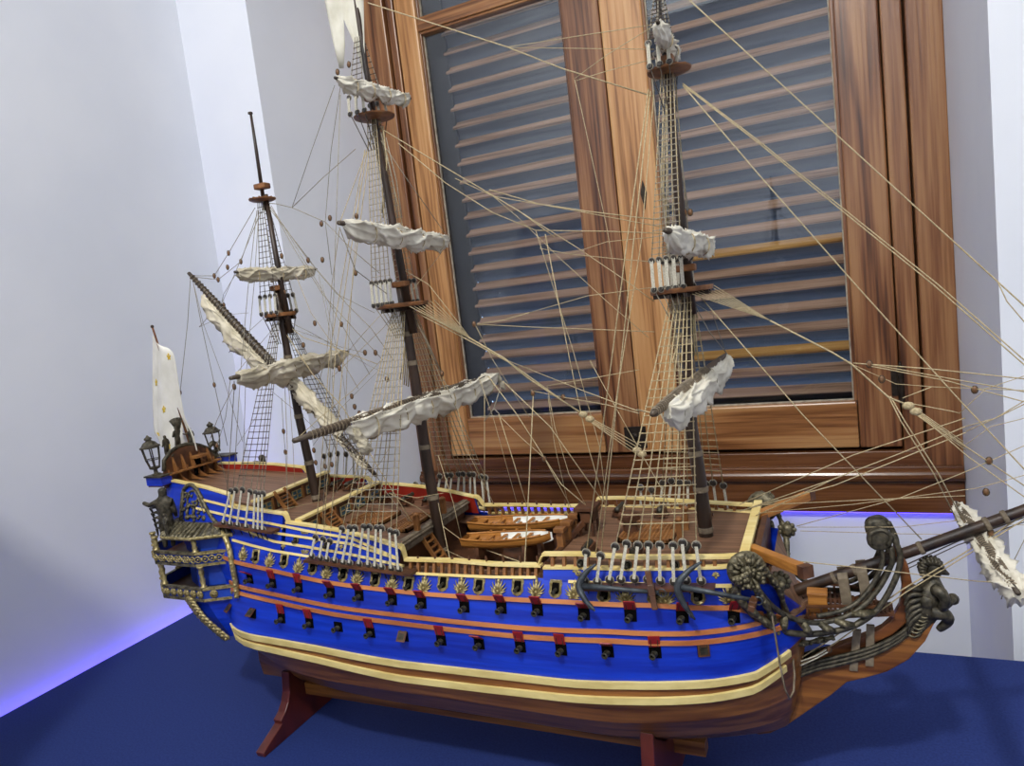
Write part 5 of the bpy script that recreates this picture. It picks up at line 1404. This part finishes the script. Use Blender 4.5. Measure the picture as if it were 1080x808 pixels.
# main stay, crowfeet and hearts
for k in range(8):
    a = P(lerp(428, 458, k/7), lerp(321, 316.5, k/7), lerp(.97, 1.03, k/7)); rope([a, P(496,357)], .0008, M['rope'], 'crowfoot', ship, 4)
R_('stay', [(430,322),(496,357),(532,378),(557,399),(615,437)], .0018); R_('stay', [(432,326),(500,362),(540,384),(612,436)], .0012)
for k in range(4): R_('stay_lanyard', [(612+k*2,435+k*2.2),(676-k,470+k*3.4)], .0009)
for q in ((615,437),(622,442),(672,475),(677,479)):
    p = P(*q); build(MB().ball(p, .006, 8, (1.25,.6,.9)), 'heart_block', M['rope'], ship, smooth=True)
for k in range(8):
    a = P(lerp(730, 753, k/7), lerp(310, 301, k/7), lerp(.96, 1.03, k/7)); rope([a, P(812,338)], .0008, M['rope'], 'crowfoot', ship, 4)
R_('stay', [(812,338),(878,372),(898,384),(937,419),(957,427)], .0016); R_('stay', [(957,427),(985,447),(1017,470),(1080,512)], .0010); R_('stay', [(958,430),(990,455),(1020,481),(1080,524)], .0009)
for k in range(4): R_('stay_lanyard', [(958+k,426+k*2.5),(1016+k,466+k*3)], .0009)
for q in ((958,428),(966,434)):
    build(MB().ball(P(*q), .006, 8, (1.25,.6,.9)), 'heart_block', M['rope'], ship, smooth=True)
# fore stays running to the bowsprit and jibboom
R_('stay', [(727,0),(800,67),(940,195),(1052,297),(1085,327)], .0011); R_('stay', [(720,88),(800,148.5),(989,300),(1085,384)], .0010); R_('stay', [(722,91),(800,151),(985,301),(1085,389)], .0010)
R_('stay', [(720,90),(800,184),(902,300),(1010,420),(1085,500)], .0011); R_('stay', [(736,310),(797,380),(846,437),(972,569)], .0010)
R_('stay', [(1052,297),(1062,318),(1085,345)], .0008)
R_('brace', [(900,383),(980,389),(1085,400)], .0010); R_('brace', [(917,384),(1000,399),(1085,414)], .0009); R_('brace', [(917,386),(1000,402),(1085,425)], .0009)
R_('brace', [(898,384),(945,405),(983,408),(1085,412)], .0006); R_('brace', [(983,408),(952,420)], .0008); R_('brace', [(957,425),(1005,434),(1012,436)], .0008)
R_('bowline', [(937,418),(950,444),(985,500),(1013,557,1.10)], .0010); R_('bowline', [(939,418),(954,444),(990,500),(1020,557,1.08)], .0010)
R_('lift', [(1012,436),(1040,410),(1085,395)], .0006); R_('lift', [(1017,470),(1045,450),(1085,440)], .0006)
R_('lift', [(1018,450),(1050,441),(1085,420)], .0008); R_('lift', [(1019,455),(1050,441),(1085,424)], .0008)
for q in ((797,544),(790,536)):
    R_('brace', [q,(880,505),(950,478),(1018,450)], .0009)
R_('brace', [(780,532),(900,480),(1018,441)], .0009); R_('brace', [(780,539),(880,512),(1019,456)], .0009); R_('brace', [(840,555),(950,525),(1020,497),(1085,468)], .0007)
R_('brace', [(797,533),(920,527),(1018,523)], .0007); R_('brace', [(800,541),(900,532),(1030,515),(1085,500)], .0006); R_('brace', [(844,560),(950,563),(1008,564)], .0006); R_('brace', [(842,556),(950,556),(1010,549)], .0006)
R_('brace', [(1012,556),(1060,553),(1085,554)], .0005); R_('fore_tack', [(802,588,.90),(900,598,.93),(1030,613,.94),(1062,615,.86)], .0008)
R_('martingale', [(953,597),(1010,571),(1085,544)], .0010, 'roped'); R_('martingale', [(955,601),(1010,575),(1085,549)], .0008, 'roped')
R_('bobstay', [(826,706,.972),(875,675,.975),(953,621,.98),(1019,582),(1085,540)], .0011); R_('bobstay', [(829,710,.972),(880,679,.975),(955,625,.98),(1019,586),(1085,545)], .0010)
R_('bobstay_lanyard', [(838,700,.97),(860,692,.97),(874,684,.97)], .0012, 'white'); R_('bobstay_lanyard', [(840,704,.97),(862,694,.97),(876,686,.97)], .0012, 'white')
R_('anchor_cable', [(811,633,.90),(816,660,.90),(823,704,.89),(828,727,.89),(833,737,.90),(837,729,.91),(838,712,.93),(836,693,.945)], .0017, 'strap')
R_('knight_line', [(1056,632),(1070,590),(1085,560)], .0007, 'ropeg')
# braces and tacks of the fore yard
R_('brace', [(674,434,.80),(617,413,.9),(537,381)], .0008); R_('brace', [(674,436,.80),(640,427,.88),(594,419),(560,412)], .0008); R_('brace', [(674,390),(630,398),(577,407)], .0007)
R_('sheet', [(577,407),(585,450),(600,500),(618,533)], .0006); R_('brace', [(690,436,.74),(672,432,.80)], .0012)
R_('backstay', [(684,94),(661,257,.95),(618.5,583,.87)], .0011); R_('backstay', [(686,96),(668,257,.95),(633.5,586,.87)], .0011); R_('backstay', [(690,95),(676,257,.95),(650,420,.91),(628,585,.87)], .0008)
R_('halyard', [(575,247),(601,380),(620,470),(638,532)], .0009); R_('halyard', [(622,380),(655,440),(700,520),(712,545)], .0007); R_('halyard', [(530.5,402),(580,450),(635,528)], .0010)
R_('halyard', [(515,397),(545,437),(592,511),(618,533)], .0010); R_('halyard', [(526,438),(550,462),(574,483),(605,540)], .0007); R_('halyard', [(562.5,415),(558,510),(553.5,593,.88)], .0011)
R_('halyard', [(526,437),(541,485),(557,538)], .0009); R_('halyard', [(511,416),(511,480),(511,541)], .0007); R_('halyard', [(505,398),(520,440),(545,530)], .0006)
R_('crowfoot', [(530,402),(521,431),(511,444)], .0010, 'ropeg'); R_('crowfoot', [(521,431),(527,437)], .0010, 'ropeg')
R_('halyard', [(483,430),(490,470),(520,530)], .0006); R_('halyard', [(578,418),(585,470),(600,535)], .0005)
R_('brace', [(558,330),(530,338),(503,342)], .0009); R_('brace', [(503,342),(560,345),(640,348),(690,350)], .0008); R_('brace', [(558,330),(620,312),(690,303)], .0007)
R_('brace', [(501,342),(520,380),(558,440)], .0006); R_('stay', [(421,282),(452,300),(484,341),(496,357)], .0009); R_('tackle', [(404,133),(408,170),(404,230)], .0013); R_('tackle', [(398,145),(405,180),(403,225)], .0013); R_('tackle', [(407,145),(418,190),(424,230)], .0010, 'ropeg'); R_('tackle', [(402,140),(414,190),(420,230)], .0010, 'ropeg')
for k in range(4): R_('tie', [(430+k,342),(424+k*2.2,405+k)], .0013)
R_('tackle', [(437,335),(450,360),(466,394)], .0018, 'strap'); R_('tackle', [(434,335),(428,360),(422,400)], .0010)
for k in range(4): R_('tie', [(728+k*1.5,332),(728+k*2.4,375)], .0013)
R_('tie', [(727,332),(716,358),(709,382,.93)], .0010); R_('tie', [(705,102),(710,150),(714,222)], .0013); R_('tie', [(707,102),(713,150),(719,226)], .0013); R_('tie', [(708,104),(717,160),(726,222)], .0010, 'ropeg'); R_('tie', [(702,110),(700,200),(703,238)], .0010)
R_('lift', [(733,322),(748,350),(766,372,1.2)], .0009, 'ropeg'); R_('lift', [(730,318),(752,332),(764,368,1.25)], .0007, 'ropeg')
R_('lift', [(394,140),(375,190),(358,236,.80)], .0008); R_('lift', [(396,140),(430,190),(472,250,1.2)], .0008, 'ropeg')
# lines from the main mast down to the quarterdeck and across to the mizzen
R_('backstay', [(385,158),(367,260),(348,369,.95),(333,567,.865)], .0009); R_('backstay', [(387,160),(370,265),(354,372,.95),(341,569,.865)], .0009); R_('backstay', [(389,165),(374,280),(360,400,.95),(348,571,.865)], .0009)
R_('halyard', [(359,100,.9),(351,340,.9),(347,420,.9),(340,555,.88)], .0007, 'ropeg'); R_('halyard', [(378,250),(368,330),(352,470),(340,530)], .0007, 'ropeg'); R_('halyard', [(380,195),(372,290),(366,390),(362,500)], .0006)
R_('brace', [(353,90,.9),(330,155),(308,219)], .0007, 'ropeg'); R_('brace', [(359,92,.9),(349,160),(343,234),(350,290)], .0007, 'ropeg'); R_('brace', [(375,157),(340,188),(308,219)], .0008, 'ropeg')
R_('stay', [(279,214),(291,215),(308,219),(343,234),(370,262),(400,288)], .0009, 'ropeg'); R_('stay', [(284,217),(325,274),(365,320),(392,347),(415,380)], .0009, 'ropeg'); R_('stay', [(288,222),(310,262),(340,310),(378,352),(404,380)], .0008, 'ropeg')
R_('stay', [(297,338),(320,356),(350,366),(398,384)], .0009); R_('stay', [(302,345),(335,356),(362,367),(385,372)], .0006, 'ropeg'); R_('stay', [(297,345),(330,395),(362,430),(400,495),(440,560)], .0011, 'rope')
R_('brace', [(367,371,1.2),(385,350),(408,325)], .0006); R_('brace', [(333,284,1.07),(355,310),(395,330)], .0006, 'ropeg'); R_('brace', [(365,372,1.19),(390,386),(412,397)], .0006, 'ropeg')
R_('brace', [(472,258,1.19),(440,300),(405,345),(350,398)], .0006); R_('brace', [(358,242,.8),(350,300,.9),(345,370,.95),(330,430)], .0006); R_('brace', [(358,240,.8),(375,285,.85),(408,310,.95)], .0008, 'ropeg')
R_('brace', [(310,466,.69),(338,440,.8),(372,412,.9),(402,380)], .0006); R_('brace', [(340,540),(380,480),(410,440)], .0005, 'ropeg'); R_('brace', [(330,470),(360,430),(400,390)], .0005, 'ropeg')
R_('halyard', [(336,290),(348,350),(352,430),(356,520)], .0006, 'ropeg'); R_('halyard', [(340,300),(362,400),(374,500)], .0005, 'ropeg'); R_('halyard', [(312,290),(328,330),(350,362),(378,410)], .0006)
# mizzen rigging
R_('lift', [(269,219),(241,267),(226,291),(202,291)], .0008, 'ropeg'); R_('lift', [(271,226),(254,276),(230,295),(203,292)], .0008, 'ropeg'); R_('lift', [(272,230),(262,255),(235,318),(210,345)], .0006, 'ropeg')
R_('backstay', [(271,222),(262,300,.97),(254,390,.95),(246,516,.89)], .0008, 'ropeg'); R_('backstay', [(273,222),(268,300,.97),(259,400,.95),(256,516,.89)], .0007, 'ropeg')
R_('vang', [(201,292,.965),(198,340),(190,414),(184,470,1.0)], .0008, 'ropeg'); R_('vang', [(203,294,.965),(212,340),(226,405),(240,470,1.05)], .0008, 'ropeg'); R_('vang', [(203,294,.965),(214,340),(236,400),(256,466,1.05)], .0006, 'ropeg')
R_('vang', [(190,416),(186,450),(181,512,.93)], .0007, 'ropeg'); R_('brace', [(243,400,.8),(238,440,.85),(229,470,.9),(247,540,.88)], .0006, 'ropeg'); R_('brace', [(247,402,.8),(247,410,.82),(243,470,.88),(239,525,.88)], .0008, 'ropeg'); R_('brace', [(247,407),(236,428),(229,443),(222,462)], .0008, 'ropeg')
R_('brace', [(241,372),(262,350),(282,332)], .0006, 'ropeg'); R_('brace', [(210,345),(238,332),(262,330)], .0005, 'ropeg'); R_('brace', [(248,290,.92),(236,310),(234,318)], .0006, 'ropeg')
R_('brace', [(235,318),(258,370),(275,396)], .0006, 'ropeg'); R_('sheet', [(396,500,.975),(408,520),(440,560)], .0008, 'ropeg'); R_('halyard', [(298,345),(303,470),(302,540)], .0007); R_('halyard', [(300,345),(309,470),(313,555)], .0006)
R_('halyard', [(297,420),(299,455),(301,477),(305,560,.90)], .0007, 'ropeg'); R_('sheet', [(285,400),(270,440),(250,470)], .0005, 'ropeg'); R_('sheet', [(283,410),(320,440),(345,465)], .0005, 'ropeg')
R_('lift', [(297,336),(270,368),(246,398,.82)], .0007, 'ropeg'); R_('lift', [(298,336),(330,352),(364,372,1.18)], .0007, 'ropeg'); R_('lift', [(279,216),(264,250),(249,286,.93)], .0006, 'ropeg'); R_('lift', [(281,216),(308,250),(333,283,1.07)], .0007, 'ropeg')
R_('stay', [(286,217),(330,290),(362,345),(390,395)], .0007, 'ropeg')
R_('tackle', [(468,520,.93),(440,525,.91),(410,520,.9)], .0006); R_('lead_line', [(410,520),(440,535),(490,572),(555,595,.87)], .0009); R_('lead_line', [(428,555),(470,580),(500,594,.87)], .0006); R_('lead_line', [(452,470),(462,530),(475,592,.87)], .0008); R_('lead_line', [(462,480),(478,530),(487,570)], .0008)
R_('life_line', [(364,515),(400,490),(412,470)], .0006); R_('stern_line', [(262,541,.87),(300,537,.9),(345,527,1.0)], .0006, 'rope')
# ---- pulley blocks where the photo shows them
for q in ((190,414),(226,406),(247,408,.82),(229,470,.9),(241,267),(226,291),(230,295),(254,276),(236,322),(240,282),(299,455),(301,477),(340,274),(300,308),(297,270),(325,274.5),(385,372),(360,342),(332,341),(358,388),(320,364),(371,418),(374,429),(379,436),(376,228),(348,230),(339,236),(375,288),(358,389),(396,372),(331,475),(333,488),(343,492),(350,490),(574,484,1.0),(562,415),(500,342),(594,419),(408,400),(466,394),(343,521),(1028,411),(1043,486),(1040,519),(917,384),(838,704,.97),(874,685,.97),(1066,612),(1045,562),(930,400),(368,68),(356,76),(345,572,.87),(728,224),(722,224),(708,112)):
    p = P(*q); m = MB(); m.ball(p, .0039, 8, (.8,.6,1.15)); m.tube([p+Vector((math.cos(t)*.0036, 0, math.sin(t)*.0049)) for t in [2*PI*i/10 for i in range(11)]], .0007, 4, 1)
    build(m, 'block', [M['block'], M['roped']], ship, smooth=True)
# rope coils and belaying pins on the near rails
for px in [440+18*k for k in range(8)]:
    p = H(px, 592) + Vector((0, .003, .004)); 
    for s in (0, 1):
        q = mir(p) if s else p; build(MB().lathe(q-Vector((0,0,.010)), (0,0,1), [(0,.001),(.006,.0014),(.008,.0020),(.011,.0016),(.013,.001)], 7), 'belaying_pin', M['walnut'], ship)
# ================================================================== LIGHT, SKY, CAMERA
def area(name, loc, rot, sx, sy, e, c):
    l = bpy.data.lights.new(name, 'AREA'); l.shape = 'RECTANGLE'; l.size = sx; l.size_y = sy; l.energy = e; l.color = c
    o = bpy.data.objects.new(name, l); C.objects.link(o); o.location = loc; o.rotation_euler = rot; return o
area('ceiling_panel', W(.3, -1.5, 2.58), (0, 0, 0), 3.4, 2.4, 76, (.88, .96, 1))
area('ceiling_panel', W(-.20, -1.4, 2.56), (math.radians(38), 0, math.radians(0)), .18, .18, 125, (1, .97, .90))
sl = bpy.data.lights.new('added_wall_fill', 'SPOT'); sl.energy = 230; sl.spot_size = 2.2; sl.spot_blend = .6; sl.shadow_soft_size = .04; sl.color = (.95, .97, 1)
so_ = bpy.data.objects.new('added_wall_fill', sl); C.objects.link(so_); so_.location = W(.4, -1.6, 1.5); so_.rotation_euler = (math.radians(-78), 0, 0)  # spot added to brighten the wall behind the camera, mirrored in the glass
world = bpy.data.worlds.new('sky'); scene.world = world; world.use_nodes = True
bg = world.node_tree.nodes['Background']; bg.inputs[0].default_value = (.50, .68, 1, 1); bg.inputs[1].default_value = 6.0
cam = bpy.data.cameras.new('camera'); co = bpy.data.objects.new('camera', cam); C.objects.link(co)
cam.sensor_width = 36; cam.lens = 36*FPX/1080; cam.clip_start = .02; cam.clip_end = 60
right, down, fwd = [Vector((RC[i][0], RC[i][2], -RC[i][1])) for i in range(3)]
mw = Matrix((right, -down, -fwd)).transposed().to_4x4(); mw.translation = Vector((0, 0, EYE)); co.matrix_world = mw
scene.camera = co
scene.view_settings.view_transform = 'Standard'; scene.view_settings.look = 'None'; scene.view_settings.exposure = -0.4; scene.view_settings.gamma = 1
scene.view_settings.use_curve_mapping = False
